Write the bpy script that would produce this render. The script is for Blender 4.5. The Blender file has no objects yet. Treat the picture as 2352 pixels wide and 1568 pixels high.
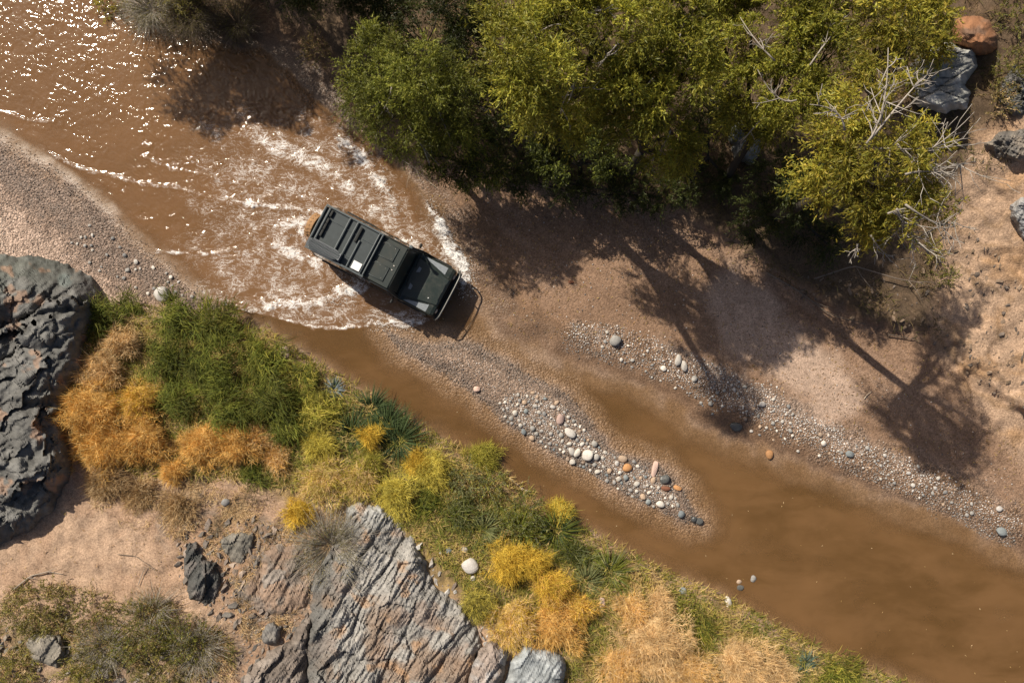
import bpy, bmesh, math, random
import numpy as np
from mathutils import Vector, Matrix

random.seed(7)
RNG = np.random.default_rng(11)
scene = bpy.context.scene
COL = scene.collection

# ------------------------------------------------------------------ camera, sky, sun, exposure
CAM_Z = 24.0
cam_data = bpy.data.cameras.new('camera')
cam_data.lens = 24.0; cam_data.sensor_width = 36.0
cam_data.clip_start = 0.1; cam_data.clip_end = 2000.0
cam = bpy.data.objects.new('camera', cam_data)
cam.location = (0, 0, CAM_Z); cam.rotation_euler = (0, 0, 0)
COL.objects.link(cam); scene.camera = cam

SUN_EL = math.radians(41.0)
SUN_AZ = Vector((-0.68, 0.733)).normalized()          # horizontal direction towards the sun
world = bpy.data.worlds.new('World'); scene.world = world; world.use_nodes = True
wn = world.node_tree.nodes; wl = world.node_tree.links
bgn = wn.get('Background') or wn.new('ShaderNodeBackground')
sky = wn.new('ShaderNodeTexSky'); sky.sky_type = 'NISHITA'; sky.sun_disc = False
sky.sun_elevation = SUN_EL
sky.sun_rotation = math.atan2(SUN_AZ.x, SUN_AZ.y)
sky.air_density = 0.8; sky.dust_density = 3.5; sky.ozone_density = 0.6
wl.new(sky.outputs[0], bgn.inputs[0]); bgn.inputs[1].default_value = 0.062
outn = wn.get('World Output') or wn.new('ShaderNodeOutputWorld')
wl.new(bgn.outputs[0], outn.inputs[0])

sun_data = bpy.data.lights.new('sun', 'SUN')
sun_data.energy = 5.0; sun_data.angle = math.radians(0.53); sun_data.color = (1.0, 0.92, 0.78)
sun = bpy.data.objects.new('sun', sun_data)
to_sun = Vector((SUN_AZ.x * math.cos(SUN_EL), SUN_AZ.y * math.cos(SUN_EL), math.sin(SUN_EL)))
sun.rotation_euler = to_sun.to_track_quat('Z', 'Y').to_euler(); sun.location = to_sun * 40
COL.objects.link(sun)

vs = scene.view_settings
vs.view_transform = 'Standard'; vs.look = 'None'; vs.exposure = 0.22; vs.gamma = 1.0
vs.use_curve_mapping = False
scene.render.engine = 'CYCLES'
scene.cycles.max_bounces = 6; scene.cycles.transparent_max_bounces = 8
scene.cycles.diffuse_bounces = 3; scene.cycles.glossy_bounces = 2; scene.cycles.transmission_bounces = 3
scene.cycles.caustics_reflective = False; scene.cycles.caustics_refractive = False
scene.cycles.use_denoising = True

# ------------------------------------------------------------------ image pixel units
# The place is laid out in image pixels U of the camera view (1 U = 1.53 cm on the water, origin of the
# metre grid at U 1176, 784); W() unprojects an image pixel from the camera at a given height into metres.
UX, UY, UW = 1176.0, 784.0, 2352.0
def W(px, py, z):
    px = np.asarray(px, float); py = np.asarray(py, float); z = np.asarray(z, float)
    s = 1.5 * (CAM_Z - z) / UW
    return np.stack([(px - UX) * s, (UY - py) * s, z + 0 * px], -1)
def SC(z): return 1.5 * (CAM_Z - z) / UW              # metres per U at height z

# ------------------------------------------------------------------ numpy noise
def _hash(ix, iy, seed):
    h = (ix.astype(np.int64) * 374761393 + iy.astype(np.int64) * 668265263 + seed * 974711) & 0xffffffff
    h = ((h ^ (h >> 13)) * 1274126177) & 0xffffffff
    return (h ^ (h >> 16)) & 0xffffffff
def noise2(x, y, seed=0):
    x = np.asarray(x, float); y = np.asarray(y, float)
    ix = np.floor(x); iy = np.floor(y); fx = x - ix; fy = y - iy
    def g(ox, oy):
        a = _hash(ix + ox, iy + oy, seed) / 4294967296.0 * 6.2831853
        return np.cos(a) * (fx - ox) + np.sin(a) * (fy - oy)
    u = fx * fx * fx * (fx * (fx * 6 - 15) + 10); v = fy * fy * fy * (fy * (fy * 6 - 15) + 10)
    a = g(0, 0) + u * (g(1, 0) - g(0, 0)); b = g(0, 1) + u * (g(1, 1) - g(0, 1))
    return (a + v * (b - a)) * 1.5
def fbm(x, y, oct=4, seed=0, gain=0.5):
    t = 0; a = 1.0
    for k in range(oct):
        t = t + a * noise2(x * 2 ** k + 17.3 * k, y * 2 ** k - 9.1 * k, seed + k); a *= gain
    return t
def ridged(x, y, oct=4, seed=0, gain=0.5):
    t = 0; a = 1.0
    for k in range(oct):
        t = t + a * (1 - 2 * np.abs(noise2(x * 2 ** k + 5.7 * k, y * 2 ** k + 3.1 * k, seed + k))); a *= gain
    return t
def worley(x, y, seed=0):
    x = np.asarray(x, float); y = np.asarray(y, float)
    ix = np.floor(x); iy = np.floor(y)
    f1 = np.full(x.shape, 9.0); f2 = np.full(x.shape, 9.0); idd = np.zeros(x.shape)
    for ox in (-1, 0, 1):
        for oy in (-1, 0, 1):
            h1 = _hash(ix + ox, iy + oy, seed) / 4294967296.0; h2 = _hash(ix + ox, iy + oy, seed + 91) / 4294967296.0
            d = np.hypot(ix + ox + h1 - x, iy + oy + h2 - y)
            new = d < f1
            f2 = np.where(new, f1, np.minimum(f2, d)); idd = np.where(new, h1 * 7.7 % 1, idd); f1 = np.where(new, d, f1)
    return f1, f2, idd
def smooth(a, b, x):
    t = np.clip((x - a) / (b - a), 0, 1); return t * t * (3 - 2 * t)
def lerp(a, b, t): return a + (b - a) * t
def seg_dist(px, py, pts, closed=False):
    """distance to a polyline and position (0..1) along it"""
    pts = list(pts) + ([pts[0]] if closed else [])
    best = np.full(np.shape(px), 1e9); along = np.zeros(np.shape(px)); n = len(pts) - 1
    for k in range(n):
        (x0, y0), (x1, y1) = pts[k], pts[k + 1]
        dx, dy = x1 - x0, y1 - y0; L = dx * dx + dy * dy + 1e-9
        t = np.clip(((px - x0) * dx + (py - y0) * dy) / L, 0, 1)
        d = np.hypot(px - x0 - t * dx, py - y0 - t * dy)
        m = d < best; best = np.where(m, d, best); along = np.where(m, (k + t) / n, along)
    return best, along
def sdf(px, py, poly):
    """signed distance, positive inside"""
    px = np.asarray(px, float); py = np.asarray(py, float)
    d, _ = seg_dist(px, py, poly, True)
    ins = np.zeros(px.shape, bool); n = len(poly)
    for k in range(n):
        (x0, y0), (x1, y1) = poly[k], poly[(k + 1) % n]
        c = ((y0 > py) != (y1 > py))
        ins ^= c & (px < (x1 - x0) * (py - y0) / (y1 - y0 + 1e-12) + x0)
    return np.where(ins, d, -d)

# ------------------------------------------------------------------ mesh helpers
def mesh_np(name, verts, polys, cols=None, attrs=None, smooth_shade=True, mat=None):
    """verts (N,3); polys: list of int arrays (M,k)"""
    me = bpy.data.meshes.new(name)
    verts = np.asarray(verts, np.float32)
    me.vertices.add(len(verts)); me.vertices.foreach_set('co', verts.ravel())
    polys = [np.asarray(p, np.int32) for p in polys if len(p)]
    loops = np.concatenate([p.ravel() for p in polys])
    tot = np.concatenate([np.full(len(p), p.shape[1], np.int32) for p in polys])
    start = np.concatenate([[0], np.cumsum(tot)[:-1]]).astype(np.int32)
    me.loops.add(len(loops)); me.loops.foreach_set('vertex_index', loops)
    me.polygons.add(len(tot)); me.polygons.foreach_set('loop_start', start); me.polygons.foreach_set('loop_total', tot)
    me.polygons.foreach_set('use_smooth', np.full(len(tot), bool(smooth_shade)))
    if cols is not None:
        c = np.asarray(cols, np.float32)
        if c.shape[1] == 3: c = np.concatenate([c, np.ones((len(c), 1), np.float32)], 1)
        at = me.attributes.new('Col', 'FLOAT_COLOR', 'POINT'); at.data.foreach_set('color', c.ravel())
    for k, v in (attrs or {}).items():
        at = me.attributes.new(k, 'FLOAT', 'POINT'); at.data.foreach_set('value', np.asarray(v, np.float32).ravel())
    me.update(calc_edges=True)
    if mat: me.materials.append(mat)
    return me
def link(name, me, parent=None, loc=None):
    o = bpy.data.objects.new(name, me); COL.objects.link(o)
    if parent: o.parent = parent
    if loc is not None: o.location = loc
    return o
def tag(o, label, cat=None, group=None, kind=None):
    if label: o['label'] = label
    if cat: o['category'] = cat
    if group: o['group'] = group
    if kind: o['kind'] = kind
    return o
def empty(name, loc, rz=0):
    o = bpy.data.objects.new(name, None); COL.objects.link(o)
    o.location = loc; o.rotation_euler = (0, 0, rz); o.empty_display_size = 0.3
    return o
def tube(path, radii, sides=6, cap=True):
    """tapered tube along points -> verts, quads, tris"""
    path = np.asarray(path, float); n = len(path)
    t = np.gradient(path, axis=0); t /= np.linalg.norm(t, axis=1, keepdims=True) + 1e-9
    ref = np.array([0.31, 0.17, 0.93]); a = np.cross(t, ref)
    bad = np.linalg.norm(a, axis=1) < 0.1
    a[bad] = np.cross(t[bad], [1, 0, 0]); a /= np.linalg.norm(a, axis=1, keepdims=True); b = np.cross(t, a)
    ang = np.arange(sides) / sides * 2 * np.pi
    ring = (a[:, None] * np.cos(ang)[None, :, None] + b[:, None] * np.sin(ang)[None, :, None]) * np.asarray(radii, float)[:, None, None]
    v = (path[:, None] + ring).reshape(-1, 3)
    i = np.arange(n - 1)[:, None] * sides; j = np.arange(sides)[None]; k = (j + 1) % sides
    q = np.stack([i + j, i + k, i + sides + k, i + sides + j], -1).reshape(-1, 4)
    tri = np.zeros((0, 3), int)
    if cap:
        v = np.concatenate([v, path[[0, -1]]]); m = n * sides; jj = np.arange(sides); kk = (jj + 1) % sides
        tri = np.concatenate([np.stack([np.full(sides, m), kk, jj], 1), np.stack([np.full(sides, m + 1), (n - 1) * sides + jj, (n - 1) * sides + kk], 1)])
    return v, q, tri
class MB:
    """collects pieces of one mesh"""
    def __init__(s): s.v = []; s.p = []; s.c = []; s.n = 0
    def add(s, v, *polys, col=None):
        v = np.asarray(v, float)
        for p in polys:
            p = np.asarray(p, int)
            if len(p): s.p.append(p.reshape(len(p), -1) + s.n)
        s.v.append(v); s.n += len(v)
        if col is not None: s.c.append(np.broadcast_to(np.asarray(col, float), (len(v), 3)))
        return s
    def tube(s, path, radii, sides=6, col=None):
        if np.isscalar(radii): radii = np.full(len(path), radii)
        v, q, t = tube(path, radii, sides); return s.add(v, q, t, col=col)
    def box(s, cx, cy, cz, lx, ly, lz, bev=0.0, rot=None):
        """box with chamfered edges"""
        hx, hy, hz = lx / 2, ly / 2, lz / 2; b = min(bev, hx * .9, hy * .9, hz * .9)
        if b <= 0:
            v = np.array([[x, y, z] for x in (-hx, hx) for y in (-hy, hy) for z in (-hz, hz)])
            q = [[0, 1, 3, 2], [4, 6, 7, 5], [0, 4, 5, 1], [2, 3, 7, 6], [0, 2, 6, 4], [1, 5, 7, 3]]; t = []
        else:
            bm = bmesh.new(); bmesh.ops.create_cube(bm, size=1.0)
            for vv in bm.verts: vv.co = (vv.co.x * lx, vv.co.y * ly, vv.co.z * lz)
            bmesh.ops.bevel(bm, geom=list(bm.edges) + list(bm.verts), offset=b, segments=2, profile=0.6, affect='EDGES')
            bm.verts.index_update(); v = np.array([vv.co[:] for vv in bm.verts])
            q = [[x.index for x in f.verts] for f in bm.faces if len(f.verts) == 4]; t = [[x.index for x in f.verts] for f in bm.faces if len(f.verts) == 3]
            bm.free()
        if rot is not None: v = v @ np.array(Matrix.Rotation(rot[0], 3, rot[1])).T
        return s.add(v + np.array([cx, cy, cz]), q, t)
    def mesh(s, name, mat=None, smooth_shade=True):
        groups = {}
        for p in s.p: groups.setdefault(p.shape[1], []).append(p)
        return mesh_np(name, np.concatenate(s.v), [np.concatenate(g) for g in groups.values()], np.concatenate(s.c) if s.c else None, None, smooth_shade, mat)
    def build(s, name, mat, parent=None, smooth_shade=True, loc=None):
        return link(name, s.mesh(name, mat, smooth_shade), parent, loc)

# ------------------------------------------------------------------ node helpers
class NT:
    def __init__(s, name):
        s.m = bpy.data.materials.new(name); s.m.use_nodes = True
        s.t = s.m.node_tree; s.t.nodes.clear(); s.out = s.n('ShaderNodeOutputMaterial')
    def n(s, kind, inp=None, **kw):
        nd = s.t.nodes.new(kind)
        for k, v in kw.items(): setattr(nd, k, v)
        for k, v in (inp or {}).items(): s.set(nd, k, v)
        return nd
    def set(s, nd, k, v):
        sock = nd.inputs[k]
        if isinstance(v, bpy.types.NodeSocket): s.t.links.new(v, sock)
        elif isinstance(v, bpy.types.Node): s.t.links.new(v.outputs[0], sock)
        else: sock.default_value = v
    def math(s, op, a, b=0.0, c=0.0, clamp=False):
        nd = s.n('ShaderNodeMath', operation=op, use_clamp=clamp)
        s.set(nd, 0, a); s.set(nd, 1, b); s.set(nd, 2, c); return nd.outputs[0]
    def ramp(s, x, lo, hi, a=0.0, b=1.0):
        nd = s.n('ShaderNodeMapRange', interpolation_type='SMOOTHSTEP')
        s.set(nd, 0, x); nd.inputs[1].default_value = lo; nd.inputs[2].default_value = hi
        nd.inputs[3].default_value = a; nd.inputs[4].default_value = b; return nd.outputs[0]
    def mix(s, f, a, b, mode='MIX'):
        nd = s.n('ShaderNodeMix', data_type='RGBA', blend_type=mode); s.set(nd, 0, f); s.set(nd, 6, a); s.set(nd, 7, b); return nd.outputs[2]
    def noise(s, scale, detail=4, rough=0.5, dist=0.0, vec=None):
        nd = s.n('ShaderNodeTexNoise', {'Scale': scale, 'Detail': detail, 'Roughness': rough, 'Distortion': dist})
        s.set(nd, 'Vector', vec if vec is not None else s.pos()); return nd.outputs[0]
    def vor(s, scale, feature='F1', vec=None, out=0, rnd=1.0):
        nd = s.n('ShaderNodeTexVoronoi', {'Scale': scale, 'Randomness': rnd}, feature=feature)
        s.set(nd, 'Vector', vec if vec is not None else s.pos()); return nd.outputs[out]
    def pos(s):
        if not hasattr(s, '_p'): s._p = s.n('ShaderNodeNewGeometry').outputs['Position']
        return s._p
    def attr(s, name, out='Fac'): return s.n('ShaderNodeAttribute', attribute_name=name).outputs[out]
    def bump(s, h, strength=0.5, dist=0.02, normal=None):
        nd = s.n('ShaderNodeBump', {'Strength': strength, 'Distance': dist, 'Height': h})
        if normal is not None: s.set(nd, 'Normal', normal)
        return nd.outputs[0]
    def bsdf(s, col, rough=0.8, spec=0.3, normal=None, metal=0.0, **kw):
        nd = s.n('ShaderNodeBsdfPrincipled', {'Base Color': col, 'Roughness': rough, 'Specular IOR Level': spec, 'Metallic': metal})
        if normal is not None: s.set(nd, 'Normal', normal)
        for k, v in kw.items(): s.set(nd, k, v)
        return nd.outputs[0]
    def done(s, sh): s.t.links.new(sh, s.out.inputs[0]); return s.m
def rgba(c, a=1.0): return (c[0], c[1], c[2], a)
# ------------------------------------------------------------------ terrain: shorelines and heights over image pixels
SHORE_SW = [(-3000, -400), (-600, 130), (0, 318), (110, 385), (220, 460), (300, 545), (400, 625), (470, 690), (520, 722), (610, 758),
            (700, 818), (770, 858), (850, 908), (960, 985), (1030, 1020), (1130, 1062), (1165, 1105), (1240, 1158),
            (1300, 1188), (1350, 1222), (1450, 1270), (1530, 1318), (1640, 1358), (1720, 1402), (1820, 1462),
            (1900, 1502), (2000, 1540), (2110, 1580), (2400, 1700), (2900, 1950), (4200, 3200), (-3000, 4200)]
BEACH = [(-3000, -420), (-600, 110), (0, 300), (110, 365), (220, 440), (320, 540), (420, 620), (500, 690), (480, 715), (330, 700), (250, 690), (200, 640), (0, 590), (-600, 480), (-3000, 300)]
BAR = [(885, 762), (960, 786), (1050, 786), (1105, 788), (1150, 824), (1235, 868), (1305, 905), (1365, 970), (1398, 1030), (1450, 1046),
       (1525, 1075), (1568, 1125), (1602, 1185), (1612, 1208), (1560, 1198), (1500, 1168), (1420, 1124), (1330, 1074), (1240, 1024),
       (1150, 964), (1090, 908), (1000, 846), (915, 800)]
SHORE_NE = [(-3000, -3200), (-600, -700), (240, -60), (320, 55), (440, 92), (600, 105), (680, 175), (770, 262), (850, 322), (935, 395),
            (1015, 480), (1070, 575), (1095, 640), (1112, 700), (1150, 762), (1230, 800), (1320, 838), (1430, 858), (1500, 888), (1550, 925), (1600, 968),
            (1700, 1010), (1800, 1042), (1900, 1082), (2000, 1120), (2100, 1160), (2200, 1194), (2352, 1270), (2600, 1370), (4200, 2000), (4200, -3200)]
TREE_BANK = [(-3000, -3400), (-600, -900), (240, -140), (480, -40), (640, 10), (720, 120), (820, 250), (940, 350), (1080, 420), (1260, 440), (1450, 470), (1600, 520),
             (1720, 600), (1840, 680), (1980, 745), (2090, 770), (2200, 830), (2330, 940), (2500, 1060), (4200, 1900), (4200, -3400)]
MUD = [(2150, 560), (2240, 300), (2500, 200), (2700, 300), (2700, 1300), (2450, 1200), (2300, 1020), (2200, 900), (2130, 800)]

def terrain(px, py, want=False):
    px = np.asarray(px, float); py = np.asarray(py, float)
    mx, my = px / 65.3, py / 65.3
    wob = 7 * fbm(mx * 1.1, my * 1.1, 3, 3) + 3 * noise2(mx * 5, my * 5, 8)
    dsw = sdf(px, py, SHORE_SW) + wob
    dbe = sdf(px, py, BEACH)
    dba = sdf(px, py, BAR) + wob * 1.2
    dne = sdf(px, py, SHORE_NE) + wob * 1.3
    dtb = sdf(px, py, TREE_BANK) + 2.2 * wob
    dmu = sdf(px, py, MUD)
    beach = smooth(-50, 15, dbe)
    # south-west bank: a step of turf and soil, then a slope; a flat gravel beach in the west
    under = np.where(dsw < 0, np.maximum(-.21, -.0035 * np.clip(-dsw, 0, 25) - .006 * np.clip(-dsw - 25, 0, 200)), 0) * (1 - .55 * beach)
    bank = 0.42 * smooth(-2, 26, dsw) + 0.5 * smooth(20, 200, dsw) + 1.6 * smooth(150, 800, dsw) + 2.0 * smooth(700, 2500, dsw)
    flat = np.clip(dsw, 0, 110) * 0.0006 + np.clip(dsw - 110, 0, 400) * .002
    sw = under + lerp(bank, flat, beach)
    # gravel bar in mid-stream
    ba = np.where(dba < 0, np.maximum(-.21, -.0012 * np.clip(-dba, 0, 40) - .005 * np.clip(-dba - 40, 0, 200)), np.minimum(.15, .0028 * dba))
    # north-east shore: wet sand, then a cut bank under the trees
    wst = smooth(1000, 880, px)
    ne = np.where(dne < 0, np.maximum(-.21, -.0010 * np.clip(-dne, 0, 45) * (1 + 4 * wst) - .0045 * np.clip(-dne - 45, 0, 200)), np.minimum(.0012 * dne, .03 + .0022 * np.clip(dne - 25, 0, 90)))
    ne = ne + .02 * fbm(mx * .9, my * .9, 3, 27) * smooth(-60, -10, dne) * smooth(120, 60, dne) * (1 - wst)
    ne = ne + np.where(dtb > -60, 0.55 * smooth(-12, 42, dtb) + 1.5 * smooth(30, 600, dtb) + 2.5 * smooth(500, 2500, dtb), 0)
    led = smooth(-10, 60, dmu)
    lay = (py * 0.83 - px * 0.56) / 75 + 1.1 * fbm(mx * .35, my * .35, 4, 40)
    ne = ne + led * (0.08 * smooth(0.0, 0.08, lay % 1) * (1 - (lay % 1)) * 1.6 * smooth(-.3, .3, noise2(mx * .6, my * .6, 47)) + 0.045 * fbm(mx * .9, my * .9, 5, 44))
    h = np.maximum(np.maximum(sw, ba), ne)
    land = smooth(0.0, 0.25, h)
    h = h + (0.012 + 0.05 * land * smooth(0, 60, np.maximum(dsw * (1 - beach), dtb))) * fbm(mx * 1.7, my * 1.7, 5, 20) + 0.015 * fbm(mx * .5, my * .5, 2, 25) + .05 * fbm(mx * .8, my * .8, 4, 28) * smooth(-.05, -.16, h)
    for off in (-16, 16):
        td, ta = seg_dist(px + .5 * off, py - .87 * off, [(1690, 596), (1790, 655), (1900, 728), (2010, 800), (2140, 900), (2300, 1030)])
        h = h - .035 * smooth(9, 3, td) * smooth(0, .1, ta) * smooth(1, .8, ta) + .02 * smooth(16, 10, td) * smooth(6, 10, td)
    if not want: return h
    return h, dict(dsw=dsw, beach=beach, dba=dba, dne=dne, dtb=dtb, dmu=dmu, wob=wob, lay=lay)
def ground_h(px, py):
    """height of the ground sheet at image pixels (bilinear on its grid)"""
    px = np.asarray(px, float); py = np.asarray(py, float)
    i = np.clip(np.searchsorted(gx, px) - 1, 0, len(gx) - 2); j = np.clip(np.searchsorted(gy, py) - 1, 0, len(gy) - 2)
    u = np.clip((px - gx[i]) / (gx[i + 1] - gx[i]), 0, 1); v = np.clip((py - gy[j]) / (gy[j + 1] - gy[j]), 0, 1)
    return (HH[j, i] * (1 - u) + HH[j, i + 1] * u) * (1 - v) + (HH[j + 1, i] * (1 - u) + HH[j + 1, i + 1] * u) * v
def G(px, py, up=0.0):
    """image pixel -> metres on the ground"""
    return W(px, py, ground_h(px, py) + up)
def pixel_of(x, y, n=6):
    """metres -> image pixel on the ground sheet"""
    z = 0.0 * np.asarray(x, float)
    for _ in range(n):
        px = UX + x / SC(z); py = UY - y / SC(z); z = ground_h(px, py)
    return px, py, z

def pixel_axis(lo, hi, step, far, grow=1.35):
    c = list(np.arange(lo, hi + step, step)); s = step
    while c[-1] < hi + far: s *= grow; c.append(c[-1] + s)
    s = step
    while c[0] > lo - far: s *= grow; c.insert(0, c[0] - s)
    return np.array(c)
def grid_faces(ny, nx, keep=None):
    i = np.arange(ny - 1)[:, None] * nx + np.arange(nx - 1)[None]
    q = np.stack([i, i + nx, i + nx + 1, i + 1], -1)
    return q[keep] if keep is not None else q.reshape(-1, 4)
def compact(v, q, *arrs):
    used = np.zeros(len(v), bool); used[q.ravel()] = True
    idx = np.cumsum(used) - 1
    return (v[used], idx[q]) + tuple(a[used] for a in arrs)

gx = pixel_axis(-200, 2560, 7.0, 12000); gy = pixel_axis(-200, 1780, 7.0, 12000)
PX, PY = np.meshgrid(gx, gy)
HH, Z = terrain(PX, PY, True)
mx, my = PX / 65.3, PY / 65.3
def C(*c): return np.array(c, float)
def mixc(c, t, d):
    return c + (np.asarray(d) - c) * t[..., None]
# --- ground colours, with some tree shade painted into them
n1 = fbm(mx * .6, my * .6, 4, 60); n2 = fbm(mx * 2.2, my * 2.2, 4, 61); n3 = fbm(mx * 7, my * 7, 3, 62)
col = np.broadcast_to(C(.36, .245, .170), PX.shape + (3,)).copy()
col = mixc(col, smooth(-.3, .6, n1) * .4, C(.31, .195, .125))
# south-west bank: soil with straw where plants grow, clean sand lower left
veg = smooth(5, 40, Z['dsw']) * (1 - Z['beach'])
sand_sw = smooth(250, 330, Z['dsw'] + 50 * n1) * (1 - Z['beach'])
col = mixc(col, veg * .85, C(.20, .145, .065))
col = mixc(col, veg * smooth(-.1, .5, n2) * .7, C(.34, .235, .10))
col = mixc(col, sand_sw * .95, C(.42, .29, .205))
col = mixc(col, sand_sw * smooth(-.1, .5, n1 + .4 * n2) * .6, C(.35, .225, .15))
stony = smooth(130, 60, seg_dist(PX, PY, [(440, 1180), (560, 1240), (640, 1330), (620, 1470), (540, 1640)])[0] + 60 * n1) * sand_sw
col = mixc(col, stony * .75, C(.30, .19, .125)); col = mixc(col, stony * smooth(-.1, .4, n2 + .6 * n1) * .8, C(.21, .165, .13))
corner = smooth(1380, 1460, PY + 60 * n1) * smooth(560, 470, PX) * sand_sw
col = mixc(col, corner * smooth(-.5, .3, n2) * .85, C(.20, .15, .085))
straw = smooth(.05, .45, fbm(mx * .9 + 4, my * .9, 4, 71)) * sand_sw * smooth(520, 380, Z['dsw'])
col = mixc(col, straw * .75, C(.30, .20, .10))
# beach gravel
be = Z['beach'] * smooth(-5, 15, Z['dsw'])
col = mixc(col, be * .95, C(.38, .285, .23))
col = mixc(col, be * smooth(150, 90, Z['dsw'] + 25 * n2) * .85, C(.235, .165, .125))
# bar
bb = smooth(-14, 8, Z['dba'])
col = mixc(col, bb, C(.235, .17, .13))
# north-east: wet sand and gravel strip
ne = smooth(-10, 10, Z['dne']) * (1 - smooth(-12, 30, Z['dtb']))
col = mixc(col, ne * .9, C(.25, .158, .105))
strip, along = seg_dist(PX, PY, [(1330, 770), (1450, 800), (1580, 850), (1720, 920), (1850, 985), (2000, 1060), (2150, 1130), (2300, 1210)])
STRIPW = 36 + 30 * along
gs = smooth(1.25, .6, (strip + 22 * n2) / STRIPW)
col = mixc(col, gs * ne, C(.27, .205, .165))
flow = fbm((PX * .87 + PY * .5) / 300, (PY * .87 - PX * .5) / 38, 4, 90)
col = mixc(col, ne * smooth(.0, .5, flow) * .55, C(.215, .135, .088)); col = mixc(col, ne * smooth(.1, .6, -flow) * .4, C(.32, .22, .16))
drysand = smooth(90, 40, seg_dist(PX, PY, [(1680, 690), (1800, 810), (1900, 890)])[0] + 30 * n1) * ne
col = mixc(col, drysand * .9, C(.47, .34, .26))
shore_shade = ne * smooth(1000, 850, PX)
col = mixc(col, shore_shade * .9, C(.10, .068, .042))  # shore colour darkened to paint in the tree shade
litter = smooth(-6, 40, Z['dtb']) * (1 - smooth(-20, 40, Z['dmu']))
col = mixc(col, litter * .9, C(.085, .06, .038))  # leaf litter, darkened further to stand for shade under the crowns
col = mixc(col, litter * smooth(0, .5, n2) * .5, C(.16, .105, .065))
mud = smooth(-20, 40, Z['dmu'])
col = mixc(col, mud * .95, C(.40, .275, .19))
col = mixc(col, mud * smooth(.15, 0.0, np.abs((Z['lay'] % 1) - .08)) * .7, C(.24, .155, .09))
col = mixc(col, mud * smooth(0, .6, n1 + .3 * n2) * .5, C(.36, .21, .105))
# river bed and wet margin
bed = smooth(.02, -.03, HH)
col = mixc(col, bed * .85, C(.25, .15, .075)); wetsand = smooth(.15, .05, HH + .03 * n2) * ne * (1 - bed)
col = mixc(col, wetsand * .8, C(.215, .13, .078))
wet = smooth(.11, .015, HH + .03 * n2) * (1 - .55 * drysand)
col = col * (1 - .30 * (wet * (1 - bed))[..., None])
col = col * (1 + .12 * n2 + .12 * n3)[..., None]
ground_v = W(PX, PY, HH).reshape(-1, 3)
bbw = smooth(-70, -10, Z['dba']) * .8; peb = np.clip(np.maximum(np.maximum(np.maximum(bb * .9, bbw), gs * ne), np.maximum(be, .26 * smooth(-70, 0, Z['dne']) * (1 - litter))), 0, 1) * (1 - drysand * .85)

m = NT('ground_soil')
nz1 = m.noise(8, 6, .68); vn = m.n('ShaderNodeTexVoronoi', {'Scale': 14.0, 'Vector': m.pos()}); vo, voc = vn.outputs[0], vn.outputs[1]
vn = m.n('ShaderNodeTexVoronoi', {'Scale': 30.0, 'Vector': m.pos()}); vo2, voc2 = vn.outputs[0], vn.outputs[1]; nz2 = m.n('ShaderNodeSeparateColor', {'Color': voc2}).outputs[2]
pebA = m.attr('pebble'); wetA = m.attr('wet'); colA = m.attr('Col', 'Color')
c1 = m.mix(1.0, colA, m.mix(nz1, (.66, .65, .64, 1), (1.3, 1.3, 1.3, 1)), 'MULTIPLY')
c1 = m.mix(1.0, c1, m.mix(nz2, (.72, .71, .7, 1), (1.26, 1.26, 1.26, 1)), 'MULTIPLY')
sp = m.n('ShaderNodeSeparateColor', {'Color': voc}); sp2 = m.n('ShaderNodeSeparateColor', {'Color': voc2})
stone_col = m.mix(sp.outputs[0], (.55, .5, .46, 1), (2.0, 2.0, 2.0, 1)); stone_col2 = m.mix(sp2.outputs[0], (.6, .56, .52, 1), (1.75, 1.75, 1.75, 1))
pk = m.math('MULTIPLY', pebA, m.ramp(vo, .62, .42)); pk = m.math('MULTIPLY', pk, m.ramp(sp.outputs[1], .25, .35))
pk2 = m.math('MULTIPLY', pebA, m.ramp(vo2, .6, .4))
c2 = m.mix(pk2, c1, m.mix(1.0, c1, stone_col2, 'MULTIPLY'))
c2 = m.mix(pk, c2, m.mix(1.0, colA, stone_col, 'MULTIPLY'))
hgt = m.math('MULTIPLY', nz1, .55)
hgt = m.math('ADD', hgt, m.math('MULTIPLY', m.math('SUBTRACT', .6, vo), m.math('MULTIPLY', pebA, 1.6)))
hgt = m.math('ADD', hgt, m.math('MULTIPLY', m.math('SUBTRACT', .6, vo2), m.math('MULTIPLY', pebA, .8)))
nb = m.bump(hgt, .75, .035)
GROUND = m.done(m.bsdf(c2, m.ramp(wetA, .2, 1, .92, .38), m.ramp(wetA, 0, 1, .15, .4), nb))
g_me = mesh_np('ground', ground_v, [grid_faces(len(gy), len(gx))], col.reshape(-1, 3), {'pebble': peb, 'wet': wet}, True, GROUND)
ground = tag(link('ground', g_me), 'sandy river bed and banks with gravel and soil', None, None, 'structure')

# ------------------------------------------------------------------ river
def axis_two(lo, mid, hi, fine, coarse, far):
    a = list(np.arange(lo, mid, fine)); st = fine
    while a[-1] < hi: st = min(coarse, st * 1.2); a.append(a[-1] + st)
    while a[-1] < hi + far: st *= 1.5; a.append(a[-1] + st)
    st = fine
    while a[0] > lo - far: st *= 1.5; a.insert(0, a[0] - st)
    return np.array(a)
wx = axis_two(-60, 1110, 2480, 2.3, 7.0, 3000); wy = axis_two(-50, 775, 1720, 2.3, 7.0, 3000)
QX, QY = np.meshgrid(wx, wy)
QH = ground_h(QX, QY)
cell = QH < .13
cell[:-1, :-1] |= cell[1:, 1:]; cell[1:, 1:] |= cell[:-1, :-1]; cell[1:] |= cell[:-1]; cell[:, 1:] |= cell[:, :-1]
SEL = np.nonzero(cell.ravel())[0]
ux, uy, uh = QX.ravel()[SEL], QY.ravel()[SEL], QH.ravel()[SEL]
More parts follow.
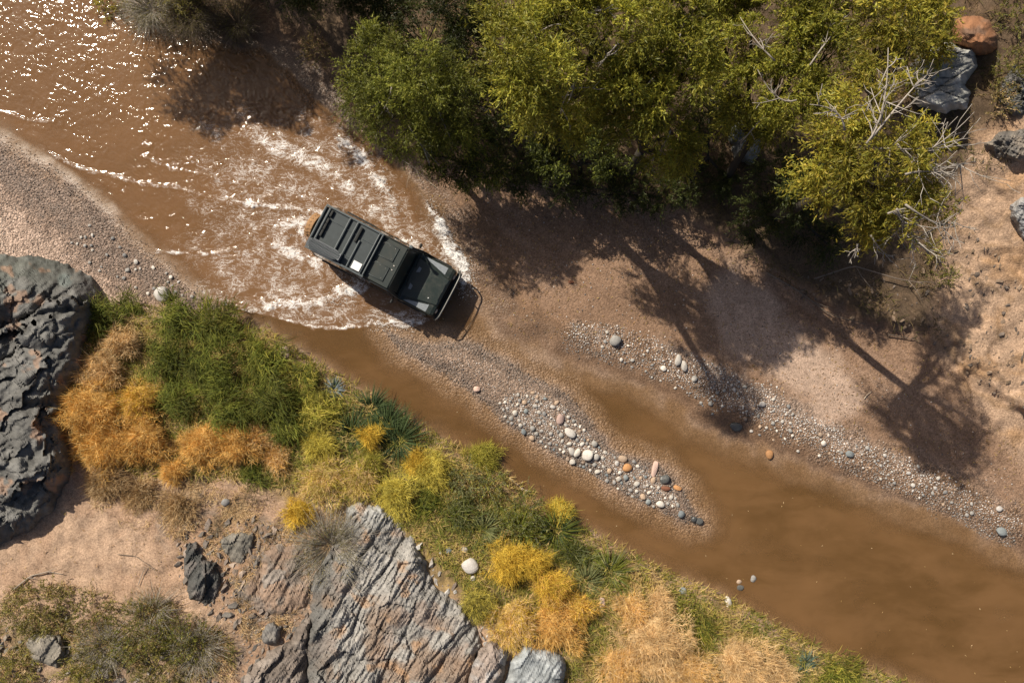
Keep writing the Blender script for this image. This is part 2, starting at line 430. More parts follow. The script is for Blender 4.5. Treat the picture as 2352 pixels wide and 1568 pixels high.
qx, qy = ux / 65.3, uy / 65.3
# rough water: everything upstream of the car's bow wave
WAKE = [(-3000, -3000), (900, -3000), (800, 260), (880, 345), (960, 425), (1020, 500), (1060, 565), (1082, 620), (1085, 650), (1040, 720), (985, 742),
        (950, 756), (900, 752), (850, 752), (780, 760), (720, 757), (660, 738), (600, 726), (540, 712), (480, 690), (420, 640), (300, 560), (0, 330), (-3000, 0)]
dw = sdf(ux, uy, WAKE) + 5 * noise2(qx * 2.1, qy * 2.1, 5) + 4 * noise2(qx * 5.1, qy * 5.1, 6)
rough = smooth(-2, 7, dw)
wobf = fbm(qx * 2.2, qy * 2.2, 3, 31)
wobg = noise2(qx * 1.5 + 5, qy * 1.5, 33) + .5 * noise2(qx * 3.4, qy * 3.4, 34)
foam = np.zeros(ux.shape); lift = np.zeros(ux.shape)
def addf(pts, width, amt, z, fade=(0, 0), wob=10):
    """a breaking crest: steep on its outer side, trailing foam behind"""
    global foam, lift
    d, a = seg_dist(ux, uy, pts); d = np.abs(d + wob * wobf)
    f = smooth(width, 0, d) * (.72 + .28 * smooth(-.35, .25, wobg))
    if fade[0]: f = f * smooth(0, fade[0], a)
    if fade[1]: f = f * smooth(1, 1 - fade[1], a)
    foam = np.maximum(foam, f * amt); lift = np.maximum(lift, smooth(width * .8, 0, d) * z * (f > 0))
addf([(690, 262), (770, 312), (815, 345), (850, 390), (885, 440), (905, 485), (895, 520)], 31.9, .90, .10, (.3, 0))
addf([(930, 400), (985, 465), (1015, 520), (1045, 570), (1070, 610), (1078, 640)], 24.3, .98, .09, (.35, 0))
addf([(1010, 520), (1035, 570), (1055, 605), (1062, 640)], 44.2, .95, .08)
addf([(560, 290), (620, 330), (700, 360), (760, 400), (800, 430)], 58.0, .80, .05, (.2, 0))
addf([(640, 320), (720, 370), (790, 420)], 37.4, .82, .06)
addf([(860, 480), (900, 520), (930, 560), (960, 575)], 37.4, .75, .05)
addf([(520, 704), (600, 702), (680, 697), (750, 690), (800, 668), (830, 655)], 31.9, .90, .09, (.25, 0))
addf([(600, 725), (660, 736), (720, 753), (780, 757), (850, 748), (900, 748), (960, 752)], 12.2, .92, .05, wob=3)
addf([(850, 746), (900, 738), (970, 742)], 18.7, .9, .05)
addf([(480, 690), (540, 708), (600, 723)], 9.4, .75, .04, wob=3)
addf([(705, 540), (690, 500), (655, 520), (640, 560), (680, 585), (730, 600)], 39.3, .85, .06)
addf([(470, 452), (540, 465), (600, 470), (660, 478), (740, 490)], 15.9, .92, .07, (.4, 0), 6)
addf([(360, 577), (430, 582), (500, 582), (545, 570)], 10.3, .78, .05, wob=4)
addf([(100, 345), (180, 385), (260, 405), (340, 425), (400, 428), (470, 450)], 9.4, .58, .07, wob=4)
addf([(330, 360), (400, 390), (470, 400), (530, 420)], 8.5, .55, .06, wob=4)
addf([(430, 365), (500, 405), (560, 430)], 8.5, .55, .06, wob=4)
addf([(0, 255), (60, 275), (120, 280)], 7.5, .5, .06, wob=3)
wob1 = fbm(qx, qy, 3, 50)
d1, _ = seg_dist(ux, uy, [(590, 420), (700, 540), (760, 640), (660, 660), (560, 620)])
lace = .47 * smooth(280, 50, d1 + 70 * wob1)
d2, _ = seg_dist(ux, uy, [(740, 330), (900, 500), (1000, 600)])
lace = np.maximum(lace, .46 * smooth(110, 30, d2 + 20 * wob1))
d3, _ = seg_dist(ux, uy, [(540, 712), (700, 732), (850, 735), (960, 740)])
lace = np.maximum(lace, .50 * smooth(50, 14, d3))
foam = np.maximum(foam, lace * (1 + .35 * fbm(qx * 1.6, qy * 1.6, 2, 55))) * rough
# torn threads of foam
sx, sy = qx + .12 * fbm(qx * 3, qy * 3, 2, 101), qy + .12 * fbm(qx * 3 + 7, qy * 3, 2, 103)
fl = sx * .83 + sy * .56; fc = -sx * .56 + sy * .83
t1 = 1 - np.abs(fbm(fl * 3.6, fc * 6.2, 2, 110, .55)) * 2.0
t2 = 1 - np.abs(fbm(sx * 11 + .3 * sy, sy * 11, 2, 114, .55)) * 1.7
t3 = noise2(qx * 19, qy * 19, 119)
thread = .52 * t1 + .42 * t2 + .22 * t3
big = fbm(qx * 1.3, qy * 1.3, 2, 121)
fm = smooth(-.12, .60, thread + 1.65 * foam - 1.55 + .50 * big) * smooth(.12, .4, foam)
# waves
turb = rough * smooth(-.01, .05, -uh)
wl1 = noise2(fl * 1.1 + .3 * wob1, fc * 2.2, 130); wl2 = noise2(fl * 3.0 + .4, fc * 5.4 + .8 * wl1, 131); wl3 = noise2(fl * 6.0, fc * 10.5, 132); wl4 = noise2(sx * 13, sy * 14, 133)
calmer = (.55 + .75 * smooth(-.35, .45, fbm(qx * .8 + 3, qy * 1.1, 3, 140))) * lerp(.58, .75, smooth(.2, .7, foam))
wz = .004 + turb * calmer * (.016 * (1 - 2 * np.abs(wl1)) + .017 * wl2 + .022 * wl3 + .015 * wl4)
wz = wz + lift * rough * (.42 + .16 * wl2) + .012 * fm * (.6 + wl4) + .03 * smooth(0, 40, dw) * rough * smooth(0, .1, -uh)
wzg = np.full(QX.size, .004); wzg[SEL] = wz; wzg = wzg.reshape(QX.shape)
def full(a):
    g = np.zeros(QX.size, np.float32); g[SEL] = a; return g
keep = cell[:-1, :-1] & cell[1:, 1:] & cell[1:, :-1] & cell[:-1, 1:]
wet_c = (wzg - QH) > -.03
keep &= wet_c[:-1, :-1] | wet_c[1:, 1:] | wet_c[1:, :-1] | wet_c[:-1, 1:]
wv, wq, w_d, w_f, w_t, w_g = compact(W(QX, QY, wzg).reshape(-1, 3), grid_faces(len(wy), len(wx), keep), (wzg - QH).ravel(), full(fm), full(turb), full(foam))

m = NT('muddy_water')
dA = m.attr('depth'); fA = m.attr('foam'); tA = m.attr('turb'); gA = m.attr('churn')
mp = m.n('ShaderNodeMapping', {'Vector': m.pos(), 'Rotation': (0, 0, math.radians(24)), 'Scale': (.62, 1.35, 1.0)}).outputs[0]
r2 = m.noise(15, 3, .6, .6); r3 = m.noise(.35, 4, .55, .6, mp)
nb = m.bump(m.math('MULTIPLY', r2, m.math('ADD', m.math('MULTIPLY', tA, .04), .07)), 1.0, .05)
r4 = m.noise(1.7, 4, .6, .5, mp); brown = m.mix(m.ramp(m.math('ADD', m.math('MULTIPLY', r3, .75), m.math('MULTIPLY', r4, .25)), .36, .64), (.125, .066, .023, 1), (.190, .102, .042, 1))
brown = m.mix(m.math('MULTIPLY', tA, .6), brown, (.215, .112, .054, 1))
brown = m.mix(m.ramp(gA, .25, .9, 0, .8), brown, (.29, .18, .115, 1))
opac = m.math('SUBTRACT', 1.0, m.math('POWER', 2.718, m.math('MULTIPLY', dA, -9.5)), clamp=True)
opac = m.math('MULTIPLY', opac, .97)
under = m.n('ShaderNodeMixShader', {0: opac})
m.set(under, 1, m.n('ShaderNodeBsdfTransparent', {'Color': m.mix(m.ramp(dA, 0, .12), (1, 1, 1, 1), (.98, .95, .90, 1))}))
m.set(under, 2, m.n('ShaderNodeBsdfDiffuse', {'Color': brown, 'Normal': m.n('ShaderNodeCombineXYZ', {0: 0.0, 1: 0.0, 2: 1.0}).outputs[0]}))
fre = m.n('ShaderNodeFresnel', {'IOR': 1.34, 'Normal': nb})
top = m.n('ShaderNodeMixShader', {0: m.math('MULTIPLY', m.math('MULTIPLY', fre.outputs[0], m.ramp(dA, -.01, .02)), m.math('SUBTRACT', 1.0, m.n('ShaderNodeNewGeometry').outputs['Backfacing'])), 1: under.outputs[0]})
m.set(top, 2, m.n('ShaderNodeBsdfGlossy', {'Roughness': m.ramp(tA, 0, 1, .04, .075), 'Normal': nb, 'Color': (1, 1, 1, 1)}))
# foam: torn threads whose cover follows the churned water
f1 = m.noise(2.9, 5, .60, 1.6, mp); f2 = m.noise(8.0, 4, .6, 1.4); f3 = m.noise(26, 2, .6)
rid = m.math('SUBTRACT', 1.0, m.math('MULTIPLY', m.math('ABSOLUTE', m.math('SUBTRACT', f1, .5)), 10.0), clamp=True)
rid2 = m.math('SUBTRACT', 1.0, m.math('MULTIPLY', m.math('ABSOLUTE', m.math('SUBTRACT', f2, .5)), 8.0), clamp=True)
ff = m.math('ADD', m.math('MULTIPLY', m.math('MAXIMUM', rid, m.math('MULTIPLY', rid2, .9)), .78), m.math('MULTIPLY', m.math('MULTIPLY', rid, rid2), .3))
ff = m.math('ADD', ff, m.math('MULTIPLY', m.math('SUBTRACT', f3, .5), .5))
lo = m.math('SUBTRACT', 1.0, m.math('MULTIPLY', gA, 1.02))
fm = m.math('DIVIDE', m.math('SUBTRACT', ff, lo), .50, clamp=True)
fm = m.math('MULTIPLY', m.math('POWER', fm, 1.5), m.ramp(gA, .1, .95, .5, .9))
fcol = m.mix(fm, (.62, .52, .44, 1), (.88, .87, .86, 1))
fin = m.n('ShaderNodeMixShader', {0: fm, 1: top.outputs[0]})
m.set(fin, 2, m.n('ShaderNodeBsdfDiffuse', {'Color': fcol}))
WATER = m.done(fin.outputs[0])
water = tag(link('river_water', mesh_np('river_water', wv, [wq], None, {'depth': w_d, 'foam': w_f, 'turb': w_t, 'churn': w_g}, True, WATER)),
            'shallow muddy brown river with white wake around the car', None, None, 'structure')

# spray thrown up by the bow waves: drops in the air and on the crests
rs = np.random.default_rng(77); OV = np.array([(1, 0, 0), (-1, 0, 0), (0, 1, 0), (0, -1, 0), (0, 0, 1), (0, 0, -1)], float); OF = np.array([(0, 2, 4), (2, 1, 4), (1, 3, 4), (3, 0, 4), (2, 0, 5), (1, 2, 5), (3, 1, 5), (0, 3, 5)])
dp = []
for (pts, n, hmax, sp) in (([(985, 465), (1015, 520), (1045, 570), (1070, 610), (1080, 640)], 420, .45, 9), ([(850, 390), (885, 440), (905, 485)], 260, .25, 12), ([(750, 690), (800, 668), (835, 652)], 240, .25, 12), ([(700, 560), (690, 520), (700, 500)], 140, .2, 16), ([(1075, 640), (1085, 655), (1060, 690)], 120, .3, 10), ([(860, 748), (960, 750)], 120, .12, 8)):
    k = rs.uniform(0, len(pts) - 1.001, n); i = k.astype(int); f = (k - i)[:, None]; P = np.array(pts, float); q = P[i] * (1 - f) + P[i + 1] * f + rs.normal(size=(n, 2)) * sp
    dp.append(W(q[:, 0], q[:, 1], .05 + hmax * rs.uniform(size=n) ** 2.5))
dp = np.concatenate(dp); nd = len(dp); sz = rs.uniform(.006, .02, nd)[:, None, None]
sv = (dp[:, None] + OV[None] * sz).reshape(-1, 3); sf = (OF[None] + (np.arange(nd) * 6)[:, None, None]).reshape(-1, 3)
m = NT('water_drops'); SPRAY = m.done(m.bsdf((.80, .79, .77, 1), .3, .5))
tag(link('water_spray', mesh_np('water_spray', sv, [sf], None, None, True, SPRAY)), 'white drops of spray thrown up around the car', None, None, 'stuff')
# ------------------------------------------------------------------ shared materials
def plain(name, col, rough=.6, spec=.4, metal=0.0, nscale=0, namt=.15, bump=0.0):
    m = NT(name); c = rgba(col); nb = None
    if nscale:
        tc = m.n('ShaderNodeTexCoord').outputs['Object']
        nz = m.noise(nscale, 5, .6, 0, tc)
        c = m.mix(1.0, c, m.mix(nz, (1 - namt * 2, 1 - namt * 2, 1 - namt * 2, 1), (1 + namt * 2, 1 + namt * 2, 1 + namt * 2, 1)), 'MULTIPLY')
        if bump: nb = m.bump(nz, bump, .02)
    return m.done(m.bsdf(c, rough, spec, nb, metal))
def foliage(name, trans=.35, rough=.65):
    m = NT(name); c = m.attr('Col', 'Color')
    d = m.bsdf(c, rough, .25)
    t = m.n('ShaderNodeBsdfTranslucent', {'Color': m.mix(1.0, c, (1.15, 1.12, .75, 1), 'MULTIPLY')})
    x = m.n('ShaderNodeMixShader', {0: trans, 1: d, 2: t.outputs[0]})
    return m.done(x.outputs[0])
LEAF = foliage('leaf', .36, .5); BLADE = foliage('grass_blade', .34, .7); STRAW = foliage('dry_straw', .14, .9)
def vcol(name, rough=.85, nscale=20, bump=.5, bdist=.03, amt=.3, spec=.2, detail=6):
    m = NT(name); c = m.attr('Col', 'Color'); nz = m.noise(nscale, detail, .65)
    c = m.mix(1.0, c, m.mix(nz, (1 - amt, 1 - amt, 1 - amt, 1), (1 + amt, 1 + amt, 1 + amt, 1)), 'MULTIPLY')
    return m.done(m.bsdf(c, rough, spec, m.bump(nz, bump, bdist)))
ROCK = vcol('rock_face', .8, 9, .6, .04, .32); BOULDER = vcol('boulder_face', .7, 12, .35, .03, .28); BARK = vcol('bark', .9, 25, .4, .02, .25); PEBBLE = vcol('pebble_stone', .7, 30, .3, .01, .2, .3, 3)
# ------------------------------------------------------------------ off-road car
def dusty(name, c, rough, amt):
    m = NT(name); tc = m.n('ShaderNodeTexCoord').outputs['Object']; n1 = m.noise(2.4, 6, .7, .4, tc); n2 = m.noise(22, 4, .7, 0, tc)
    d = m.math('MULTIPLY', m.ramp(m.math('ADD', m.math('MULTIPLY', n1, .7), m.math('MULTIPLY', n2, .3)), .42, .72), amt)
    return m.done(m.bsdf(m.mix(d, rgba(c), (.16, .12, .085, 1)), m.ramp(d, 0, amt, rough, .75), .45))
PAINT = dusty('car_paint', (.015, .023, .021), .33, .22)
PAINT_D = dusty('car_roof_paint', (.020, .028, .026), .5, .16)
BLACKP = plain('black_plastic', (.012, .013, .013), .6, .35)
RUB = plain('tyre_rubber', (.016, .016, .016), .85, .2, 0, 30, .2, .3)
MUDRUB = plain('muddy_tyre', (.42, .25, .13), .9, .1, 0, 18, .22, .4)
RACKM = plain('rack_bar', (.085, .10, .105), .45, .5, 0, 12, .15)
PLATE = plain('chequer_plate', (.23, .25, .27), .42, .5, .35, 60, .18, .5)
STEEL = plain('grey_steel', (.35, .33, .30), .4, .5, .6, 20, .15)
DARKST = plain('dark_steel', (.03, .033, .034), .45, .5, .3)
GLASS = plain('dark_glass', (.008, .011, .012), .06, .6)
LAMPG = plain('lamp_glass', (.45, .45, .43), .12, .6)
REDL = plain('red_lamp', (.25, .01, .008), .25, .5)
WHITE = plain('white_sheet', (.80, .80, .79), .5, .4, 0, 4, .03)
BOARD = plain('board_plastic', (.13, .14, .15), .6, .35, 0, 25, .2)
GREYF = plain('grey_fabric', (.03, .036, .036), .85, .2, 0, 25, .25, .4)

CAR = empty('off_road_car', (-6.32, 3.735, -0.20), math.radians(-27.8)); CAR_S = 1.045; CAR.scale = (CAR_S,) * 3
tag(CAR, 'dark green boxy off-road car with loaded roof rack fording the muddy river', 'car')
def section_loft(secs, close_ends=True):
    """secs: list of (x, [(y,z)...]) half sections from bottom to top, mirrored in y"""
    mb = MB(); rings = []
    for x, pts in secs:
        full = [(x, y, z) for y, z in pts] + [(x, -y, z) for y, z in reversed(pts)]
        rings.append(full)
    n = len(rings[0]); v = np.array(rings).reshape(-1, 3); q = []
    for a in range(len(rings) - 1):
        for k in range(n):
            k2 = (k + 1) % n; q.append([a * n + k, (a + 1) * n + k, (a + 1) * n + k2, a * n + k2])
    mb.add(v, q)
    if close_ends:
        mb.p.append(np.array([list(range(n))])); mb.p.append(np.array([[(len(rings) - 1) * n + k for k in reversed(range(n))]]))
    return mb
def finish(o, bev=.012, seg=2, angle=35):
    md = o.modifiers.new('bevel', 'BEVEL'); md.width = bev; md.segments = seg; md.limit_method = 'ANGLE'; md.angle_limit = math.radians(angle)
    return o
# lower body with wings, cabin on top
low = [(.80, .52), (.855, .62), (.865, .95), (.86, 1.14), (.83, 1.185)]
lowf = [(.80, .56), (.855, .66), (.86, .95), (.845, 1.10), (.80, 1.14)]
finish(section_loft([(.03, low), (3.2, low), (3.3, lowf), (4.25, lowf), (4.36, [(.78, .60), (.83, .68), (.84, .95), (.82, 1.06), (.77, 1.10)])]).build('body', PAINT, CAR, False), .02)
cab = lambda t: [(.84, 1.17), (.835, 1.22), (lerp(.835, .735, t), lerp(1.22, 1.90, t)), (lerp(.8, .70, t), lerp(1.23, 1.955, t)), (lerp(.7, .6, t), lerp(1.24, 1.98, t))]
cabin = section_loft([(.05, cab(.02)), (.06, cab(.05)), (.10, cab(1.0)), (2.86, cab(1.0)), (3.10, cab(.03)), (3.12, cab(.01))])
finish(cabin.build('cabin', PAINT, CAR, False), .02)
roof = MB(); roof.box(1.46, 0, 1.992, 2.72, 1.40, .028, .012)
for y in (-.52, -.26, 0, .26, .52): roof.box(.95, y, 2.008, 1.66, .035, .014, .005)
roof_o = roof.build('roof', PAINT_D, CAR, False)
for s in (-1, 1):
    MB().tube([(.1, s * .745, 1.925), (1.5, s * .75, 1.925), (2.83, s * .745, 1.925), (3.0, s * .79, 1.6), (3.15, s * .83, 1.24)], .013, 6).build('gutter_rail', RACKM, roof_o)
for s in (-1, 1):                                   # raised hatch plates on the front of the roof
    h = MB(); h.box(2.30, s * .335, 2.015, .62, .50, .022, .01); ho = h.build('roof_hatch', PAINT_D, CAR, False)
    rim = [(2.01, s * .335 - .225), (2.59, s * .335 - .225), (2.59, s * .335 + .225), (2.01, s * .335 + .225), (2.01, s * .335 - .225)]
    r = MB()
    for k in range(4): r.tube([(rim[k][0], rim[k][1], 2.030), (rim[k + 1][0], rim[k + 1][1], 2.030)], .006, 5)
    r.build('seal', RACKM, ho)
    for (a, b) in ((2.08, .17), (2.12, .19), (2.50, .17), (2.52, -.17), (2.08, -.17), (2.3, .19)):
        sc = MB(); sc.box(a, s * .335 + b, 2.03, .016, .016, .012, .003); sc.build('screw', STEEL, ho, False)
for (x, y) in ((2.70, .02), (2.70, -.12)):
    MB().box(x, y, 2.012, .05, .04, .03, .008).build('roof_marker', STEEL, CAR, False)
# bonnet and wings
bon = section_loft([(3.13, [(.70, 1.12), (.70, 1.19), (.66, 1.215), (.3, 1.232)]), (3.7, [(.58, 1.12), (.58, 1.19), (.55, 1.215), (.3, 1.235)]), (4.30, [(.47, 1.08), (.47, 1.14), (.45, 1.17), (.3, 1.18)]), (4.36, [(.46, 1.04), (.46, 1.10), (.44, 1.12), (.3, 1.13)])])
bonnet = finish(bon.build('bonnet', dusty('bonnet_paint', (.026, .036, .033), .36, .14), CAR, False), .01)
MB().box(3.98, -.36, 1.205, .03, .03, .012, .004).build('badge', WHITE, bonnet, False)
MB().tube([(4.28, -.30, 1.19), (4.28, .30, 1.19)], .006, 5).build('bonnet_catch', DARKST, bonnet)
for s in (-1, 1):                                   # chequer plates on the wing tops
    z = 1.150
    tri = np.array([(3.28, s * .785, z), (4.10, s * .795, z), (4.10, s * .545, z), (3.42, s * .72, z)]); b = tri - [0, 0, .016]
    v = np.concatenate([tri, b]); q = [[0, 1, 2, 3], [7, 6, 5, 4]] + [[k, (k + 4), ((k + 1) % 4) + 4, (k + 1) % 4] for k in range(4)]
    if s > 0: q = [list(reversed(f)) for f in q]
    MB().add(v, q).build('wing_plate', PLATE, CAR, False)
    vv = np.array([(3.25, s * .20, 1.245), (3.36, s * .24, 1.241), (3.36, s * .38, 1.238), (3.27, s * .40, 1.245)]); bb = vv - [0, 0, .012]
    q = [[0, 1, 2, 3], [7, 6, 5, 4]] + [[k, k + 4, ((k + 1) % 4) + 4, (k + 1) % 4] for k in range(4)]
    if s < 0: q = [list(reversed(f)) for f in q]
    MB().add(np.concatenate([vv, bb]), q).build('scuttle_wedge', PLATE, CAR, False)  # pale wedge at the foot of the windscreen
    sp = MB(); sp.box(3.62, s * .875, .98, 1.06, .07, .05, .02); sp.box(3.14, s * .875, .78, .08, .07, .36, .02); sp.box(4.10, s * .875, .78, .08, .07, .36, .02); sp.build('wheel_arch', BLACKP, CAR, False)
    sp = MB(); sp.box(.83, s * .875, .98, 1.0, .07, .05, .02); sp.box(.36, s * .875, .78, .08, .07, .36, .02); sp.box(1.30, s * .875, .78, .08, .07, .36, .02); sp.build('wheel_arch', BLACKP, CAR, False)
    MB().tube([(1.36, s * .84, .48), (3.08, s * .84, .48)], .04, 8).build('rock_slider', DARKST, CAR)
# glass
def pane(name, pts, parent, mat=GLASS, th=.012):
    p = np.array(pts, float); nrm = np.cross(p[1] - p[0], p[2] - p[0]); nrm /= np.linalg.norm(nrm)
    v = np.concatenate([p + nrm * th, p - nrm * .004]); k = len(p)
    mb = MB(); mb.add(v, [list(range(k))], [[k + i for i in reversed(range(k))]], [[i, i + k, (i + 1) % k + k, (i + 1) % k] for i in range(k)])
    return mb.build(name, mat, parent, False)
wsx = lambda z: lerp(3.10, 2.86, (z - 1.23) / .70)
for a, b in ((-.74, -.015), (.015, .74)):
    pane('windscreen', [(wsx(1.30) , a, 1.30), (wsx(1.30), b, 1.30), (wsx(1.86), b * .9, 1.86), (wsx(1.86), a * .9, 1.86)], CAR)
for y in (-.36, .30): MB().tube([(3.19, y, 1.27), (3.12, y + .30, 1.36), (3.08, y + .40, 1.44)], .010, 5).build('wiper', BLACKP, CAR)
sy = lambda z: lerp(.835, .735, (z - 1.22) / .68)
for s in (-1, 1):
    for (x0, x1, x2, x3) in ((2.12, 2.98, 2.78, 2.12), (1.22, 2.02, 2.02, 1.22), (.18, 1.12, 1.12, .22)):
        z0, z1 = 1.27, 1.80
        pts = [(x0, s * sy(z0), z0), (x1, s * sy(z0), z0), (x2, s * sy(z1), z1), (x3, s * sy(z1), z1)]
        pane('side_window', pts if s < 0 else pts[::-1], CAR)
    for (x0, x1) in ((2.08, 3.05), (1.20, 2.04)):
        d = MB(); d.box((x0 + x1) / 2, s * .868, .86, x1 - x0, .014, .54, .006); do = d.build('door', PAINT, CAR, False)
        MB().box(x0 + .08, s * .885, 1.06, .12, .02, .03, .006).build('handle', BLACKP, do, False)
    mi = MB(); mi.tube([(2.98, s * .82, 1.25), (3.03, s * .95, 1.36)], .014, 6); mi.box(3.03, s * 1.0, 1.40, .06, .13, .22, .02); mi.build('mirror', BLACKP, CAR, False)
    hl = MB(); an = np.linspace(0, 2 * np.pi, 17)[:-1]
    ring = np.array([(4.365, s * .62 + .095 * math.cos(t), .90 + .095 * math.sin(t)) for t in an]); ri2 = np.array([(4.40, s * .62 + .06 * math.cos(t), .90 + .06 * math.sin(t)) for t in an])
    hl.add(np.concatenate([ring, ri2, [(4.41, s * .62, .90)]]), [[k, (k + 1) % 16, 16 + (k + 1) % 16, 16 + k] for k in range(16)], [[16 + k, 16 + (k + 1) % 16, 32] for k in range(16)]); hl.build('headlight', LAMPG, CAR)
    MB().box(.025, s * .74, .95, .03, .09, .09, .015).build('tail_lamp', REDL, CAR, False)
pane('rear_window', [(.045, -.5, 1.30), (.045, -.5, 1.78), (.085, .5, 1.78), (.045, .5, 1.30)][::-1], CAR)
gr = MB()
for k in range(6): gr.box(4.372, 0, .74 + k * .055, .03, .86, .022, .006)
gr.build('grille', BLACKP, CAR, False)
# bumper, bull bar
bp = MB(); bp.box(4.46, 0, .62, .16, 1.72, .16, .03); bp.box(4.52, 0, .68, .12, .5, .10, .02); bp.build('front_bumper', DARKST, CAR, False)
MB().tube([(4.38, .88, .66), (4.46, .89, .86), (4.49, .86, .97), (4.52, .80, 1.03), (4.55, .68, 1.06), (4.56, .4, 1.07), (4.56, -.4, 1.07), (4.55, -.72, 1.06), (4.52, -.84, 1.02), (4.49, -.88, .95), (4.46, -.89, .84), (4.38, -.88, .66)], .026, 8).build('bull_bar', plain('bar_tube', (.16, .155, .145), .4, .5, .4), CAR)
for y in (-.42, .42): MB().tube([(4.50, y, .66), (4.545, y, 1.05)], .022, 8).build('bull_bar_post', DARKST, CAR)
MB().box(.02, 0, .58, .12, 1.6, .14, .03).build('rear_bumper', DARKST, CAR, False)
# snorkel on the near-side pillar
MB().tube([(3.5, .875, 1.0), (3.30, .885, 1.1), (3.12, .875, 1.26), (2.92, .80, 1.75), (2.88, .785, 1.95), (2.88, .785, 2.02)], [.03, .032, .032, .03, .035, .04], 8).build('snorkel', BLACKP, CAR)
MB().box(2.90, .785, 2.06, .12, .10, .10, .03).build('snorkel_head', RACKM, CAR, False)
# wheels
def lathe(prof, n=28):
    """profile (radius, y) turned about the y axis"""
    an = np.arange(n) / n * 2 * np.pi; v = []
    for r, y in prof: v.append(np.stack([r * np.cos(an), np.full(n, y), r * np.sin(an)], 1))
    i = np.arange(len(prof) - 1)[:, None] * n; j = np.arange(n)[None]; k = (j + 1) % n
    return np.concatenate(v), np.stack([i + j, i + k, i + n + k, i + n + j], -1).reshape(-1, 4)
TY = [(.24, -.11), (.30, -.125), (.36, -.12), (.395, -.10), (.40, -.05), (.40, .05), (.395, .10), (.36, .12), (.30, .125), (.24, .11)]
def lugs(mb, r=.40, w=.20, n=40):
    for k in range(n):
        a = 2 * math.pi * k / n; sgn = -1 if k % 2 else 1
        c, s_ = math.cos(a), math.sin(a); t = np.array([-s_, 0, c]); rd = np.array([c, 0, s_]); yv = np.array([0, 1, 0])
        b = rd * r + yv * sgn * .055
        v = [b + t * p * .022 + yv * q * .052 + rd * u for p in (-1, 1) for q in (-1, 1) for u in (-.01, .014)]
        mb.add(v, [[0, 1, 3, 2], [4, 6, 7, 5], [0, 4, 5, 1], [2, 3, 7, 6], [0, 2, 6, 4], [1, 5, 7, 3]])
tv, tq = lathe(TY); tm = MB(); tm.add(tv, tq); lugs(tm); TYRE_ME = tm.mesh('tyre', RUB, False)
rv, rq = lathe([(.0, .055), (.06, .07), (.07, .05), (.18, .03), (.20, .06), (.235, .09), (.24, -.10), (.2, -.09), (0.0, -.08)]); rm = MB(); rm.add(rv, rq); RIM_ME = rm.mesh('rim', DARKST, True)
for (x, s) in ((.83, 1), (.83, -1), (3.62, 1), (3.62, -1)):
    wme = link('wheel', RIM_ME, CAR, (x, s * .74, .40)); wme.rotation_euler = (0, 0, 0 if s > 0 else math.pi)
    link('tyre', TYRE_ME, wme)
sm_ = MB(); sm_.add(tv, tq); lugs(sm_); SPARE = sm_.mesh('spare_tyre', MUDRUB, False)
sw = link('spare_wheel', RIM_ME.copy(), CAR, (-.42, -.02, 1.02)); sw.rotation_euler = (0, math.radians(-8), math.pi / 2)
tag(sw, 'mud-coated tan spare wheel on the rear door'); link('tyre', SPARE, sw)
rdoor = MB(); rdoor.box(.022, 0, .88, .02, .95, .58, .008); rdoor.build('rear_door', PAINT, CAR, False)
MB().tube([(.03, -.02, .98), (-.42, -.02, 1.02)], .05, 8).build('spare_wheel_carrier', DARKST, CAR)
# roof rack
RACK = MB(); RACK.box(1.0, 0, 2.066, 1.98, 1.36, .016, .004); RACK_O = RACK.build('roof_rack', plain('rack_floor', (.042, .052, .055), .55, .4, 0, 9, .2), CAR, False)
def bar(name, p0, p1, w=.05, h=.05):
    p0, p1 = np.array(p0), np.array(p1); L = np.linalg.norm(p1 - p0); a = math.atan2(p1[1] - p0[1], p1[0] - p0[0]); c = (p0 + p1) / 2
    mb = MB(); mb.box(0, 0, 0, L, w, h, .009); mb.box(0, 0, h / 2 + .004, L * .99, w * .3, .012, .003)
    o = mb.build(name, RACKM, RACK_O, False); o.location = c; o.rotation_euler = (0, 0, a); return o
for s in (-1, 1): bar('side_rail', (0, s * .72, 2.10), (2.02, s * .72, 2.10), .06, .075)
for x in (.03, .17): bar('cross_bar', (x, -.68, 2.125), (x, .68, 2.125), .06, .06)
for x in (.86, 1.13): bar('cross_bar', (x, -.70, 2.115), (x, .70, 2.115), .055, .05)
bar('cross_bar', (1.42, -.69, 2.105), (1.42, .22, 2.105), .05, .04)
for x in (1.88, 1.985): bar('cross_bar', (x, -.69, 2.11), (x, .69, 2.11), .045, .055)
for (x0, x1, y) in ((.25, .83, .36), (.90, 1.10, .34), (1.16, 1.4, .33), (1.45, 1.85, .30), (1.16, 1.4, -.40), (.9, 1.1, -.42)): bar('slat', (x0, y, 2.085), (x1, y, 2.085), .018, .014)
for s in (-1, 1):
    for x in (.15, .75, 1.35, 1.92): 
        mb = MB(); mb.box(x, s * .725, 2.0, .06, .03, .14, .006); mb.build('bracket', RACKM, RACK_O, False)
for k, (y, l) in enumerate(((.55, .22), (.30, .18), (.1, .2), (-.12, .22))):
    mb = MB(); mb.box(.27, y, 2.12, .07, l, .07, .015); mb.build('clamp', BLACKP, RACK_O, False)
mb = MB(); mb.box(1.30, .36, 2.12, .09, .5, .07, .02); mb.build('tool_clamp', BLACKP, RACK_O, False)
